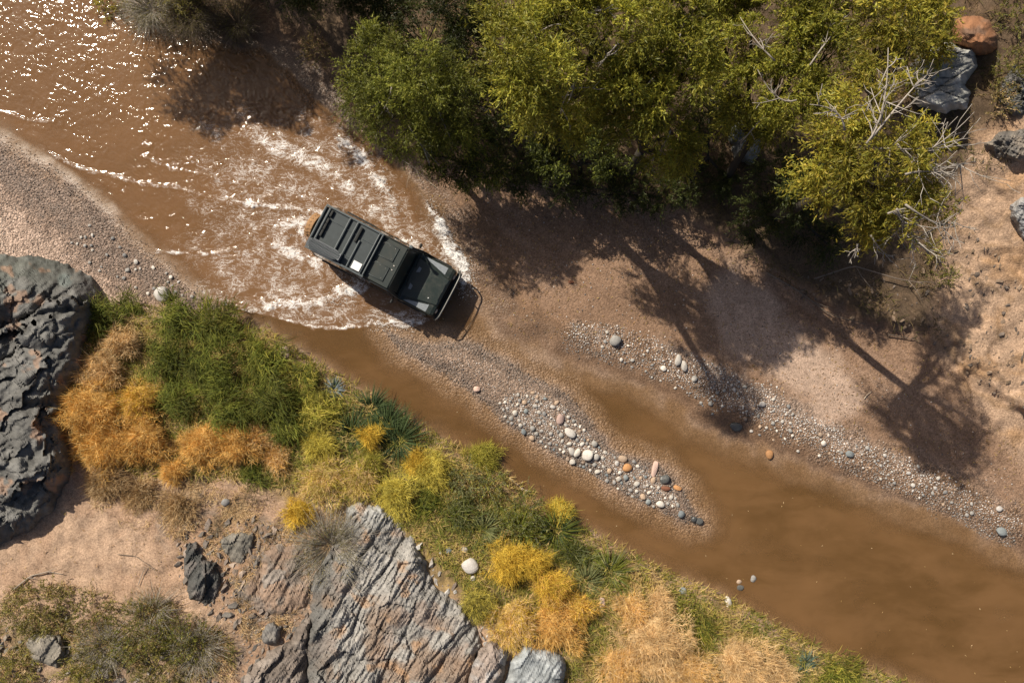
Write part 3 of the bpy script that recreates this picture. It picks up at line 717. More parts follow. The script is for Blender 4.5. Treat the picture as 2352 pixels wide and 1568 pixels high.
# load lying on the rack
def car_point(x, y, z):
    c, s = math.cos(CAR.rotation_euler.z) * CAR_S, math.sin(CAR.rotation_euler.z) * CAR_S; z = z * CAR_S
    return (CAR.location.x + c * x - s * y, CAR.location.y + s * x + c * y, CAR.location.z + z)
def recovery_board(x, y, z, rz, label):
    e = empty('recovery_board', car_point(x, y, z), CAR.rotation_euler.z + rz)
    e.scale = (CAR_S,) * 3; tag(e, label, 'recovery board', 'recovery boards on the roof rack')
    mb = MB(); n = 18
    top = []
    for k in range(n + 1):
        t = k / n; xx = -.56 + 1.12 * t; w = .155 * min(1, 1.25 * math.sin(math.pi * min(max(t, .06), .94)) ** .35); zz = .03 * (abs(t - .5) * 2) ** 3
        top.append([(xx, -w, zz), (xx, w, zz), (xx, w, zz + .03), (xx, -w, zz + .03)])
    v = np.array(top).reshape(-1, 3); q = []
    for k in range(n):
        for j in range(4): q.append([k * 4 + j, (k + 1) * 4 + j, (k + 1) * 4 + (j + 1) % 4, k * 4 + (j + 1) % 4])
    q += [[0, 1, 2, 3], [n * 4 + 3, n * 4 + 2, n * 4 + 1, n * 4]]
    mb.add(v, q); mb.build('deck', BOARD, e, False)
    for r_, yy in enumerate((-.105, -.035, .035, .105)):
        rb = MB()
        for k in range(26):
            xx = -.50 + k * .04
            if abs(xx) > .47 and abs(yy) > .08: continue
            rb.box(xx, yy, .042 + .03 * (abs(xx) / .56) ** 3, .022, .05, .03, 0)
        rb.build('tread_row', BOARD if r_ % 2 else RACKM, e, False)
    return e
recovery_board(.62, -.56, 2.155, 0.02, 'lower ribbed recovery board at the rear corner of the roof rack')
recovery_board(.60, -.52, 2.225, -0.01, 'upper ribbed recovery board stacked on another on the roof rack')
e = MB(); e.box(0, 0, 0, .30, .27, .02, .006); o = e.build('white_panel', WHITE, None, False, car_point(1.70, -.52, 2.155)); o.rotation_euler = (0, 0, CAR.rotation_euler.z)
tag(o, 'square white panel lying at the front of the roof rack', 'panel')
# ------------------------------------------------------------------ rock outcrops and boulders
def rock(name, poly, top, label, colf, reliefs, edge=40, step=4.0, sink=.3, group=None, jag=6, sd=0, mat=None):
    xs = [p[0] for p in poly]; ys = [p[1] for p in poly]
    ax = np.arange(min(xs) - 14, max(xs) + 14, step); ay = np.arange(min(ys) - 14, max(ys) + 14, step)
    X, Y = np.meshgrid(ax, ay); u, v = X / 65.3, Y / 65.3
    d = sdf(X, Y, poly) + jag * fbm(u * 2.2, v * 2.2, 3, 200 + sd)
    p = np.clip((d + 5) / edge, 0, 1); dome = np.sqrt(1 - (1 - p) ** 2)
    base = ground_h(X, Y)
    rel, shade = reliefs(u, v, d)
    h = base - sink + (top + sink) * dome + rel * smooth(0, .5, p)
    keep = (d[:-1, :-1] > -5) | (d[1:, 1:] > -5)
    c = colf(u, v, d, shade)
    vv, q, cc = compact(W(X, Y, h).reshape(-1, 3), grid_faces(len(ay), len(ax), keep), c.reshape(-1, 3))
    o = link(name, mesh_np(name, vv, [q], cc, None, False, mat or ROCK))
    if label: tag(o, label, 'rock', group)
    return o
# dark boulder on the west edge: fractured, with smooth crown
def rel_boulder(u, v, d):
    a = u * .80 - v * .60; b = u * .60 + v * .80                # a runs along the fractures
    def planes(x, y, sd):                                      # tilted facets, one per cell
        ix, iy = np.floor(x), np.floor(y); best = np.full(x.shape, 9.0); out = np.zeros(x.shape)
        for ox in (-1, 0, 1):
            for oy in (-1, 0, 1):
                h1, h2, h3, h4 = (_hash(ix + ox, iy + oy, sd + 7 * k) / 4294967296.0 for k in range(4))
                dx, dy = x - ix - ox - h1, y - iy - oy - h2; d2 = np.hypot(dx, dy); new = d2 < best
                out = np.where(new, dx * (h3 - .5) + dy * (h4 - .5) + .3 * (h3 - .5), out); best = np.where(new, d2, best)
        return out
    wu, wv = .35 * fbm(u, v, 3, 300), .35 * fbm(u + 9, v, 3, 301)
    f1, f2, idd = worley(a * .42 + wu, b * .95 + wv, 11)
    g1, g2, gid = worley(a * 1.25 + wu, b * 2.4 + wv, 17)
    k1 = smooth(.10, 0, f2 - f1); k2 = smooth(.10, 0, g2 - g1)
    crown = smooth(11.2, 9.8, v + .35 * u)
    rel = (.85 * planes(a * .34 + wu, b * .62 + wv, 51) + .30 * planes(a * .8 + wu, b * 1.5 + wv, 57) * smooth(-.4, .3, noise2(u * .7, v * .7, 308)) + .10 * planes(a * 2.2 + wu, b * 4.2 + wv, 63) * smooth(-.1, .4, noise2(u * .9 + 4, v * .9, 309))) * (1 - .6 * crown) - .05 * k1 * (1 - .5 * crown) + .02 * ridged(a * .5, b * 5.0, 3, 303) + .10 * fbm(a * .6, b * 1.0, 2, 306)
    rel = rel - .3 * smooth(.34, 0, np.abs(v - 14.05 - .25 * np.sin(u * 1.3) + .12 * wu)) * smooth(0, 1.2, u)
    rel = rel - .14 * smooth(.2, 0, np.abs(v - 11.0 + .15 * (u - 2) - .3 * wu))
    return rel, (k1, k2, crown, gid)
def col_boulder(u, v, d, s):
    k1, k2, crown, gid = s
    c = np.broadcast_to(C(.125, .122, .115), u.shape + (3,)).copy()
    c = mixc(c, crown * .6, C(.10, .112, .098)); c = c * (.8 + .4 * gid + .25 * fbm(u * 4, v * 4, 3, 310))[..., None]
    c = mixc(c, smooth(.25, .5, fbm(u * .8, v * 2.0, 3, 312)) * .6, C(.20, .195, .185))
    c = mixc(c, smooth(.42, .6, fbm(u * 1.2 + 3, v * 1.2, 3, 314)) * .6, C(.34, .21, .14))
    c = mixc(c, smooth(.35, .15, np.hypot(u - 2.3, v - 9.85)) * .5, C(.20, .24, .23))
    return c * (1 - .3 * k1 - .2 * k2)[..., None]
rock('boulder', [(-330, 640), (-100, 590), (0, 586), (90, 590), (160, 610), (215, 638), (236, 668), (218, 720), (205, 790), (198, 850), (152, 905), (150, 990),
                 (168, 1060), (152, 1110), (120, 1172), (60, 1222), (0, 1250), (-120, 1275), (-330, 1230)], .85,
     'huge dark grey fractured boulder at the left edge beside the orange bushes', col_boulder, rel_boulder, 110, 3.4, jag=5, mat=BOULDER)
# tilted grey schist outcrop in the south
def rel_schist(u, v, d):
    a = u * .50 - v * .866; b = u * .866 + v * .50              # layers strike along a
    w = .22 * fbm(a * .5, b * .7, 3, 320)
    lay = b * 1.15 + w; f = lay % 1.0
    lay2 = b * 5.2 + 2.6 * w + .35 * fbm(a * .8, b * 2, 3, 321); f2 = lay2 % 1.0
    blk, blk2, bid = worley(a * .8 + w, b * 1.2, 27)
    saw = (f ** .7) * .30 - .34 * smooth(.86, 1.0, f); saw2 = .085 * f2 - .10 * smooth(.8, 1, f2)
    fine = .045 * ridged(a * 1.6, b * 9, 4, 323)
    crack = smooth(.06, 0, blk2 - blk)
    upper = smooth(21.0, 19.5, v + .15 * u)
    rel = .30 * saw * (1 - .6 * upper) + .60 * saw2 * smooth(-.25, .4, noise2(a * .7, b * .9, 326)) + .9 * fine + (bid - .5) * .17 - .03 * crack + .20 * fbm(a * .5, b * .9, 3, 327) + .06 * ridged(a * 4, b * 2.5, 3, 324) * upper
    return rel, (f, f2, crack, upper, bid)
def col_schist(u, v, d, s):
    f, f2, crack, upper, bid = s
    c = np.broadcast_to(C(.29, .275, .255), u.shape + (3,)).copy()
    c = mixc(c, upper * .8, C(.40, .405, .40)); c = c * (.78 + .34 * bid + .3 * fbm(u * 5, v * 5, 3, 330))[..., None]
    c = mixc(c, smooth(.2, .5, fbm(u * .9, v * .9, 3, 331)) * .55, C(.30, .22, .175)); c = mixc(c, smooth(-.1, .4, fbm(u * .7 + 2, v * .7, 4, 336)) * smooth(20.6, 22.2, v - .25 * (u - 14)) * .75, C(.24, .165, .115))
    c = mixc(c, smooth(.35, .75, fbm(u * 1.3 + 5, v * 1.3, 4, 332)) * .6, C(.40, .24, .13))
    c = mixc(c, smooth(12.4, 11.3, u + .12 * (v - 20)) * .7, C(.085, .085, .082))
    return c * (1 - .25 * smooth(.85, 1, f) - .25 * smooth(.8, 1, f2) - .15 * crack)[..., None].clip(.15, 2)
rock('rock_outcrop', [(828, 1150), (900, 1172), (945, 1230), (975, 1290), (1000, 1345), (1050, 1378), (1095, 1420), (1105, 1470), (1080, 1560), (1040, 1760), (640, 1760), (700, 1600), (700, 1500),
                      (715, 1380), (720, 1330), (770, 1250), (800, 1165)], .28,
     'large pale grey layered rock outcrop below the yellow bushes', col_schist, rel_schist, 38, 3.0, jag=7)
def shaded(cA, cB):
    def f(u, v, d, s):
        f_, f2, crack, upper, bid = s
        c = np.broadcast_to(C(*cA), u.shape + (3,)).copy()
        c = mixc(c, smooth(-.2, .5, fbm(u * 1.6, v * 1.6, 3, 340)), C(*cB))
        return c * ((.75 + .45 * bid + .25 * fbm(u * 6, v * 6, 2, 341)) * (1 - .25 * smooth(.85, 1, f_) - .2 * smooth(.8, 1, f2) - .2 * crack))[..., None].clip(.15, 2)
    return f
def scaled(k): 
    def f(u, v, d):
        r, s = rel_schist(u, v, d); return r * k, s
    return f
rock('rock_ledge', [(1100, 1495), (1130, 1475), (1165, 1490), (1160, 1540), (1120, 1640), (1060, 1700), (1075, 1560)], .45, 'narrow reddish grey rock ledge between the outcrop and the blue-grey slab', shaded((.27, .22, .19), (.33, .31, .30)), scaled(.8), 26, 3.2)
rock('rock_slab', [(1150, 1620), (1172, 1520), (1205, 1482), (1262, 1490), (1292, 1512), (1300, 1640), (1270, 1760), (1140, 1760)], .6, 'smooth blue-grey rock slab at the bottom edge below the golden bushes', shaded((.30, .32, .33), (.40, .42, .43)), scaled(.5), 36, 3.2, sd=3)
rock('rock_ledge', [(530, 1640), (570, 1545), (610, 1500), (660, 1470), (700, 1425), (722, 1400), (708, 1480), (705, 1560), (690, 1640), (600, 1760)], .28, 'low brown-grey rock ledge left of the big outcrop', shaded((.20, .165, .14), (.27, .23, .20)), scaled(.8), 30, 3.2, sd=5)
rock('rock_ledge', [(520, 1300), (580, 1262), (650, 1240), (712, 1250), (722, 1330), (712, 1400), (650, 1425), (600, 1410), (545, 1390), (512, 1350)], .07, 'low fractured reddish-brown rock shelf between the flat rocks and the grey shrub', shaded((.27, .19, .14), (.22, .18, .15)), scaled(.55), 40, 3.2, sd=21)
rock('dark_rock', [(428, 1258), (452, 1238), (468, 1285), (498, 1290), (510, 1345), (482, 1388), (440, 1372), (424, 1318)], .15, 'dark craggy rock sticking out of the sand with a white streak', shaded((.075, .075, .072), (.15, .135, .125)), scaled(.9), 20, 3.0, sd=7)
rock('flat_rock', [(508, 1240), (540, 1222), (582, 1222), (578, 1262), (556, 1292), (530, 1286), (512, 1268)], .09, 'flat olive-grey rock lying behind the dark craggy rock', shaded((.19, .175, .15), (.25, .225, .19)), scaled(.5), 16, 3.0, sd=8)
rock('flat_rock', [(598, 1318), (640, 1300), (665, 1310), (650, 1338), (606, 1352)], .14, 'small flat slab in the sand left of the grey shrub', shaded((.22, .19, .165), (.27, .23, .2)), scaled(.4), 14, 3.0, sd=9)
rock('angular_rock', [(602, 1446), (628, 1428), (648, 1442), (634, 1474), (608, 1474)], .22, 'angular grey stone block above the low brown ledge', shaded((.17, .16, .15), (.23, .21, .19)), scaled(.35), 14, 3.0, sd=10)
rock('boulder', [(60, 1480), (90, 1452), (140, 1462), (160, 1500), (130, 1530), (75, 1520)], .2, 'grey boulder half hidden among the olive shrubs in the corner', shaded((.20, .18, .15), (.28, .25, .21)), scaled(.6), 22, 3.2, sd=12)
# north-east rocks among the trees
def rel_round(u, v, d): 
    r = .04 * fbm(u * 1.4, v * 1.4, 3, 350) + .025 * ridged(u * 3, v * 3, 3, 351); z = np.zeros(u.shape); return r, (z, z, z, z, .5 + z)
rock('boulder', [(2188, 75), (2200, 48), (2235, 38), (2268, 50), (2288, 82), (2286, 112), (2262, 124), (2215, 116), (2192, 98)], 1.15, 'round red-brown boulder among the trees at top right', shaded((.30, .145, .075), (.20, .12, .08)), rel_round, 46, 2.6, jag=3)
def rel_striped(u, v, d):
    b = v + .1 * np.sin(u * 3); f = (b * 3.4 + .5 * fbm(u * .7, v * 2, 2, 361)) % 1
    f1, f2, idd = worley(u * .7, v * 1.1, 36); k = smooth(.08, 0, f2 - f1); z = np.zeros(u.shape)
    return .06 * f - .07 * smooth(.8, 1, f) + (idd - .5) * .12 - .06 * k + .012 * ((b * 11) % 1), (f, (b * 11) % 1, k, z, idd)
rock('striped_rock', [(2095, 150), (2130, 118), (2180, 100), (2232, 112), (2240, 150), (2222, 180), (2208, 196), (2228, 214), (2216, 246), (2172, 256), (2110, 246), (2090, 200)], .95, 'grey striped rock with ledges below the red-brown boulder', shaded((.30, .30, .28), (.42, .41, .38)), rel_striped, 26, 2.6, jag=4)
rock('dark_rock', [(2262, 330), (2300, 305), (2352, 296), (2420, 320), (2420, 368), (2352, 372), (2290, 362)], .2, 'dark jagged rock at the right edge on the mud bank', shaded((.17, .155, .14), (.27, .23, .19)), scaled(.9), 22, 3.0, sd=14)
rock('grey_rock', [(2318, 470), (2345, 455), (2420, 470), (2420, 560), (2360, 560), (2328, 520)], .25, 'pale grey rock cut by the right edge above the eroded mud', shaded((.26, .26, .27), (.36, .35, .34)), scaled(.6), 24, 3.0, sd=15)
rock('grey_rock', [(1682, 292), (1708, 280), (1736, 292), (1744, 345), (1722, 374), (1690, 362), (1678, 325)], .7, 'blue-grey upright rock in the dark gap between the trees', shaded((.20, .215, .22), (.27, .28, .28)), scaled(.3), 22, 2.6, sd=16)
rock('dark_rock', [(2290, 205), (2330, 150), (2372, 175), (2420, 260), (2330, 262), (2300, 240)], .25, 'dark rock below the shrubs at the right edge of the wood', shaded((.12, .12, .115), (.18, .17, .16)), scaled(.9), 22, 3.0, sd=17)

# ------------------------------------------------------------------ stones and gravel
def ico(sub):
    bm = bmesh.new(); bmesh.ops.create_icosphere(bm, subdivisions=sub, radius=1.0)
    bm.verts.index_update(); v = np.array([x.co[:] for x in bm.verts]); f = np.array([[x.index for x in fa.verts] for fa in bm.faces]); bm.free(); return v, f
IV1, IF1 = ico(1); IV2, IF2 = ico(2); IV3, IF3 = ico(3)
def lumpy(v, amt, seed, flat=.0):
    r = np.random.default_rng(seed); out = v.copy()
    for k in range(7):                             # slice off caps: worn facets
        n = r.normal(size=3); n /= np.linalg.norm(n); cut = r.uniform(.62, .92)
        dd = out @ n; over = np.clip(dd - cut, 0, None); out = out - n * (over * (.75 + .2 * flat))[:, None]
    ph = r.uniform(0, 6, (4, 3)); fr = r.uniform(1.2, 2.6, (4, 3))
    t = sum(np.sin((v * fr[k] + ph[k]).sum(1)) for k in range(4)) / 4
    return out * (1 + amt * t)[:, None]
PALE = [(.56, .53, .50), (.50, .47, .44), (.63, .60, .57), (.43, .39, .36), (.52, .44, .38), (.40, .385, .38), (.68, .65, .61)]
DULL = [(.24, .19, .155), (.28, .215, .17), (.20, .165, .14), (.33, .27, .225), (.17, .15, .14), (.30, .21, .16)]
def stone_mat(name, c, wetness=0):
    m = NT(name); tc = m.n('ShaderNodeTexCoord').outputs['Object']; rn = m.n('ShaderNodeObjectInfo').outputs['Random']
    nz = m.noise(2.2, 5, .6, .3, tc); sp = m.noise(11, 3, .6, 0, tc)
    cc = m.mix(1.0, rgba(c), m.mix(rn, (.72, .72, .74, 1), (1.22, 1.18, 1.12, 1)), 'MULTIPLY')
    cc = m.mix(1.0, cc, m.mix(nz, (.6, .58, .56, 1), (1.35, 1.35, 1.35, 1)), 'MULTIPLY'); cc = m.mix(1.0, cc, m.mix(sp, (.85, .85, .85, 1), (1.13, 1.13, 1.13, 1)), 'MULTIPLY')
    return m.done(m.bsdf(cc, .28 if wetness else .72, .5 if wetness else .25, m.bump(nz, .3, .05)))
SM = {k: stone_mat(k + '_stone', c, k.startswith('wet')) for k, c in dict(pale=(.47, .45, .42), white=(.62, .59, .55), grey=(.31, .305, .295), tan=(.42, .32, .24), orange=(.45, .24, .11), wetdark=(.09, .095, .095), blue=(.22, .25, .265), red=(.28, .12, .07), pink=(.58, .42, .36)).items()}
STONE_ME = {}
def stone_mesh(kind, var, angular=0, big=False):
    key = (kind, var, angular, big)
    if key not in STONE_ME:
        V, F = (IV3, IF3) if big else (IV2, IF2)
        v = lumpy(V, .10 if not angular else .16, 40 + var + 50 * angular)
        if angular: v = np.sign(v) * np.abs(v) ** .85
        STONE_ME[key] = mesh_np('stone', v, [F], None, None, not angular, SM[kind])
    return STONE_ME[key]
def stone(px, py, rx, ry, rot, kind, label, group=None, angular=0, var=0, name='stone', tall=.62, up=0.0, bury=.5):
    g = ground_h(px, py); r = max(rx, ry) * SC(g)
    hz = tall * min(rx, ry) * SC(g)
    z = max(g + up, -.05 if up == 0 else g + up)
    me = stone_mesh(kind, var, angular, max(rx, ry) > 12)
    o = link(name, me); p = W(px, py, z + hz * (1 - bury)); o.location = p
    o.scale = (rx * SC(g), ry * SC(g), hz); o.rotation_euler = (random.uniform(-.15, .15), random.uniform(-.15, .15), math.radians(-rot))
    tag(o, label, 'stone', group); return o
NAMED = [
 (372, 676, 20, 18, 0, 'white', 'large pale egg-shaped stone on the beach above the green reeds', 0),
 (1413, 782, 14, 14, 0, 'grey', 'large round grey stone at the shadow edge of the north gravel strip', 0),
 (1691, 979, 14, 11, 10, 'wetdark', 'large dark slate-grey stone at the water edge below the shadow', 0),
 (1557, 827, 8, 14, 10, 'pale', 'left one of two oblong pale stones side by side', 0),
 (1571, 840, 8, 13, -8, 'pale', 'right one of two oblong pale stones side by side', 0),
 (1524, 846, 8, 7, 0, 'white', 'small whitish stone just left of the two oblong stones', 0),
 (1287, 962, 9, 13, 10, 'pink', 'angular pinkish white slab standing among the bar cobbles', 1),
 (1309, 994, 14, 10, 25, 'white', 'angular whitish block on the bar right of the round cobbles', 1),
 (1313, 1037, 8, 11, -35, 'pale', 'left one of two leaning oblong cobbles on the bar', 0),
 (1326, 1039, 8, 12, 30, 'pale', 'right one of two leaning oblong cobbles on the bar', 0),
 (1350, 1046, 14, 13, 0, 'white', 'biggest whitish stone on the gravel bar', 1),
 (1370, 1049, 8, 9, 0, 'pale', 'round pale stone touching the biggest stone of the bar', 0),
 (1431, 1053, 11, 9, 10, 'tan', 'tan-orange oval stone above the orange one on the bar', 0),
 (1440, 1074, 12, 10, 0, 'orange', 'bright orange round stone on the gravel bar', 0),
 (1504, 1076, 7, 20, 18, 'pink', 'pointed pinkish grey stone at the end of the bar', 1),
 (1527, 1101, 13, 10, -20, 'wetdark', 'dark wet stone near the tip of the bar', 1),
 (1556, 1120, 10, 6, 20, 'orange', 'orange-red angular stone beside the dark wet stone', 1),
 (1529, 1121, 12, 6, 5, 'red', 'flat red-brown stone under the dark wet stone', 0),
 (1516, 1157, 11, 8, 25, 'white', 'pale stone at the lower edge of the bar tip', 0),
 (1565, 1180, 9, 9, 0, 'blue', 'blue-grey wet stone standing in the water past the bar', 0),
 (1606, 1197, 10, 8, 20, 'wetdark', 'dark striped stone at the last tip of the bar', 1),
 (1594, 1192, 8, 8, 0, 'wetdark', 'small dark stone left of the striped tip stone', 0),
 (1768, 1043, 9, 12, 0, 'orange', 'orange stone lying under the shallow brown water', 0),
 (1750, 928, 9, 7, 0, 'white', 'pale stone in the middle of the north gravel strip', 0),
 (1595, 869, 8, 8, 0, 'pale', 'round pale stone below the two oblong stones', 0),
 (1892, 1018, 7, 7, 0, 'white', 'small white stone on the lower north strip near the water', 0),
 (1952, 1042, 10, 8, 15, 'blue', 'blue-grey stone on the north strip near its white neighbour', 1),
 (2299, 1220, 12, 11, 0, 'blue', 'grey angular stone alone on the wet sand at right', 1),
 (2296, 1168, 8, 7, 0, 'white', 'small white stone above the lone grey angular stone', 1),
 (1730, 1328, 8, 9, 0, 'grey', 'grey stone sticking out of the calm brown water', 0),
 (1700, 1349, 9, 7, 10, 'wetdark', 'dark wet stone at the grassy bank edge', 1),
 (1697, 1335, 7, 6, 0, 'tan', 'small tan stone above the dark wet bank stone', 0),
 (1080, 1300, 17, 19, -30, 'white', 'bright white quartz boulder in the grass', 1),
 (1086, 1328, 8, 7, 0, 'pale', 'small pale stone under the white quartz boulder', 0),
 (1672, 1382, 9, 15, -12, 'white', 'bright white oblong stone on the grassy bank', 0),
 (656, 810, 11, 16, -30, 'pink', 'pale pink slab on the bank beside the green reeds', 1),
 (518, 1153, 11, 10, 0, 'grey', 'smooth grey stone on the sand below the orange bushes', 0),
 (1067, 1262, 8, 8, 0, 'grey', 'grey stone in the grass above the white quartz boulder', 0),
 (1031, 1264, 7, 8, 0, 'blue', 'dark bluish stone left of the grey stone in the grass', 1),
 (1012, 1268, 5, 5, 0, 'pale', 'tiny pale stone at the left of three stones in the grass', 0),
 (1568, 1356, 11, 9, 20, 'blue', 'pale blue-grey flat stone in the grass near the water', 0),
 (1095, 893, 8, 7, 0, 'pink', 'lone pinkish stone at the water edge of the upper bar', 1),
 (1285, 385, 12, 14, 20, 'grey', 'grey stone in deep shade below the trees', 0),
 (1312, 648, 7, 4, 10, 'red', 'flat brown stone on the shaded wet sand', 1),
 (960, 1330, 12, 9, 0, 'blue', 'grey-green stone at the top corner of the layered outcrop', 1),
 (985, 1352, 16, 12, 20, 'pale', 'pale block on the right flank of the layered outcrop', 1),
 (948, 1382, 17, 9, -10, 'blue', 'blue-grey block wedged into the layered outcrop', 1),
 (1382, 1385, 8, 14, 10, 'pink', 'pink-grey slab right of the orange bushes', 1),
]
NAMED_XY = [(a[0], a[1], max(a[2], a[3])) for a in NAMED]
for k, (px, py, rx, ry, rot, kind, lab, ang) in enumerate(NAMED):
    stone(px, py, rx, ry, rot, kind, lab, 'single stones that stand out', ang, k % 5)
COB = []; LANDMARK = {}
for a in NAMED: LANDMARK[a[:2]] = ' '.join(a[6].split()[:6])
# cobbles: the largest of the gravel, each its own object
def scatter(poly, n, rmin, rmax, mind=1.05, dens=None, tries=40000, seed=1, avoid=None):
    r = np.random.default_rng(seed); xs = [p[0] for p in poly]; ys = [p[1] for p in poly]
    X = r.uniform(min(xs), max(xs), tries); Y = r.uniform(min(ys), max(ys), tries)
    ok = sdf(X, Y, poly) > 0
    if dens is not None: ok &= r.uniform(size=tries) < dens(X, Y)
    X, Y = X[ok], Y[ok]; out = []; cellsz = 2.2 * rmax; cells = {}
    for (x, y, rr) in (avoid or []):
        cells.setdefault((int(x // cellsz), int(y // cellsz)), []).append((x, y, rr))
    R = rmin + (rmax - rmin) * r.uniform(size=len(X)) ** 2.2
    for x, y, rr in zip(X, Y, R):
        cx, cy = int(x // cellsz), int(y // cellsz); good = True
        for i in (-1, 0, 1):
            for j in (-1, 0, 1):
                for (a, b, c) in cells.get((cx + i, cy + j), ()):
                    if (a - x) ** 2 + (b - y) ** 2 < ((c + rr) * mind) ** 2: good = False; break
                if not good: break
            if not good: break
        if good:
            cells.setdefault((cx, cy), []).append((x, y, rr)); out.append((x, y, rr))
            if len(out) >= n: break
    return out
BAR_POLY = [(1140, 925), (1180, 905), (1235, 900), (1300, 935), (1345, 985), (1385, 1035), (1450, 1055), (1510, 1085), (1545, 1120), (1560, 1165), (1500, 1165), (1420, 1122), (1330, 1072), (1240, 1020), (1165, 968)]
STRIP_POLY = [(1350, 770), (1400, 762), (1480, 790), (1600, 830), (1700, 880), (1850, 950), (2000, 1020), (2130, 1080), (2260, 1160), (2240, 1190), (2100, 1140), (1950, 1080), (1800, 1025), (1690, 985), (1600, 930), (1500, 870), (1420, 830)]
BEACH_POLY = [(180, 500), (260, 540), (340, 600), (420, 650), (450, 690), (400, 690), (330, 680), (250, 640), (150, 560)]
r_ = np.random.default_rng(5); used = list(NAMED_XY)
def cobbles(poly, n, rmin, rmax, kinds, label, group, seed, mind=1.0, dens=None):
    pts = scatter(poly, n, rmin, rmax, mind, dens, seed=seed, avoid=used); used.extend(pts)
    for (x, y, rr) in pts:
        k = r_.choice(len(kinds)); e = r_.uniform(.68, 1.0)
        near = sorted(NAMED, key=lambda a: (a[0] - x) ** 2 + (a[1] - y) ** 2)[0]; dx, dy = x - near[0], y - near[1]
        side = ('right of' if dx > 0 else 'left of') if abs(dx) > abs(dy) else ('below' if dy > 0 else 'above')
        lab = '%s %s cobble %s %s the %s' % ('larger' if rr > (rmin + rmax) / 2 else 'small', {'wetdark': 'dark', 'blue': 'blue-grey'}.get(kinds[k], kinds[k]), label, side, LANDMARK.get(near[:2], near[6]))
        COB.append((((dx * dx + dy * dy) ** .5), lab, stone(x, y, rr, rr * e, r_.uniform(0, 180), kinds[k], lab, group, int(r_.uniform() < .5), int(r_.integers(5)), 'cobble', .6)))
cobbles(BAR_POLY, 130, 3.8, 8.6, ['pale', 'pale', 'white', 'grey', 'pale', 'grey', 'pale', 'blue', 'tan'], 'on the bar', 'cobbles of the gravel bar', 3)
cobbles(STRIP_POLY, 125, 3.2, 6.0, ['pale', 'grey', 'grey', 'pale', 'tan', 'white'], 'on the strip', 'cobbles of the north gravel strip', 4, 1.1)
cobbles(BEACH_POLY, 34, 3.6, 6.5, ['pale', 'white', 'grey'], 'on the beach', 'cobbles of the beach', 6, 1.2)
cobbles([(1100, 1498), (1120, 1490), (1138, 1520), (1130, 1548), (1108, 1540)], 9, 5, 8.5, ['white', 'pale'], 'in the ledge heap', 'heap of whitish stones', 8, .9)
seen = {}
for dd, lab, o in sorted(COB, key=lambda a: a[0]):                # among alike ones say which, counted from the landmark
    seen.setdefault(lab, []).append(o)
for lab, os_ in seen.items():
    for k, o in enumerate(os_):
        o['label'] = ' '.join(((['nearest', 'second', 'third', 'fourth', 'fifth', 'sixth', 'seventh', 'eighth', 'ninth', 'tenth', 'eleventh', 'twelfth', 'thirteenth', 'fourteenth', 'fifteenth', 'sixteenth', 'seventeenth', 'eighteenth'][min(k, 17)] + ' ' if len(os_) > 1 else '') + lab).split()[:16])
# gravel: too much to count
def gravel(name, label, poly, n, rmin, rmax, palette, seed, dens=None, tris='small', lift=.0, mind=.85):
    pts = np.array(scatter(poly, n, rmin, rmax, mind, dens, tries=int(n * 9), seed=seed, avoid=used))
    if not len(pts): return
    g = ground_h(pts[:, 0], pts[:, 1]); s = SC(g); r = np.random.default_rng(seed + 100); N = len(pts)
    c = W(pts[:, 0], pts[:, 1], g); base = [lumpy(IV1, .1, 70 + k) for k in range(4)]; V = np.stack([base[k] for k in r.integers(0, 4, N)])
    a = r.uniform(0, 6.283, N); rad = pts[:, 2] * s
    sx_, sy_, sz_ = rad * r.uniform(.9, 1.2, N), rad * r.uniform(.6, .95, N), rad * r.uniform(.4, .7, N)
    V = V * np.stack([sx_, sy_, sz_], 1)[:, None]
    ca, sa = np.cos(a)[:, None], np.sin(a)[:, None]
    V = np.stack([V[..., 0] * ca - V[..., 1] * sa, V[..., 0] * sa + V[..., 1] * ca, V[..., 2]], -1) + c[:, None] + np.array([0, 0, 1]) * (sz_ * .3)[:, None, None]
    pal = np.array(palette); cc = pal[r.integers(0, len(pal), N)] * r.uniform(.75, 1.2, (N, 1))
    wetd = 1 - .5 * smooth(.085, .03, g)[:, None]; cc = cc * wetd
    nf = len(IV1); F = (IF1[None] + (np.arange(N) * nf)[:, None, None]).reshape(-1, 3)
    o = link(name, mesh_np(name, V.reshape(-1, 3), [F], np.repeat(cc, nf, 0), None, True, PEBBLE)); tag(o, label, None, None, 'stuff')
gravel('bar_gravel', 'pale gravel of the bar in mid-stream', BAR_POLY, 4600, 1.4, 3.8, PALE + DULL[:2], 21)
gravel('bar_fine_gravel', 'brownish gravel on the upper end of the bar', BAR, 2600, 1.3, 3.0, DULL + PALE[3:5], 22)
strip_d = lambda X, Y: smooth(1.2, .4, (seg_dist(X, Y, [(1330, 770), (1450, 800), (1580, 850), (1720, 920), (1850, 985), (2000, 1060), (2150, 1130), (2300, 1210)])[0] + 18 * fbm(X / 65, Y / 65, 3, 77)) / 42)
gravel('strip_gravel', 'pale gravel strip along the north side of the channel', [(1250, 730), (1400, 740), (1600, 800), (1900, 930), (2200, 1090), (2420, 1200), (2420, 1300), (2200, 1210), (1900, 1100), (1600, 980), (1480, 900), (1330, 850)], 8500, 1.4, 3.3, PALE + DULL[:3], 23, strip_d)
gravel('beach_gravel', 'grey gravel of the western beach', [(-150, 250), (0, 300), (120, 380), (230, 455), (320, 545), (420, 625), (490, 690), (400, 700), (250, 660), (0, 590), (-150, 590)], 2600, 1.2, 2.5, DULL + [(.30, .24, .20), (.36, .29, .25)], 24)
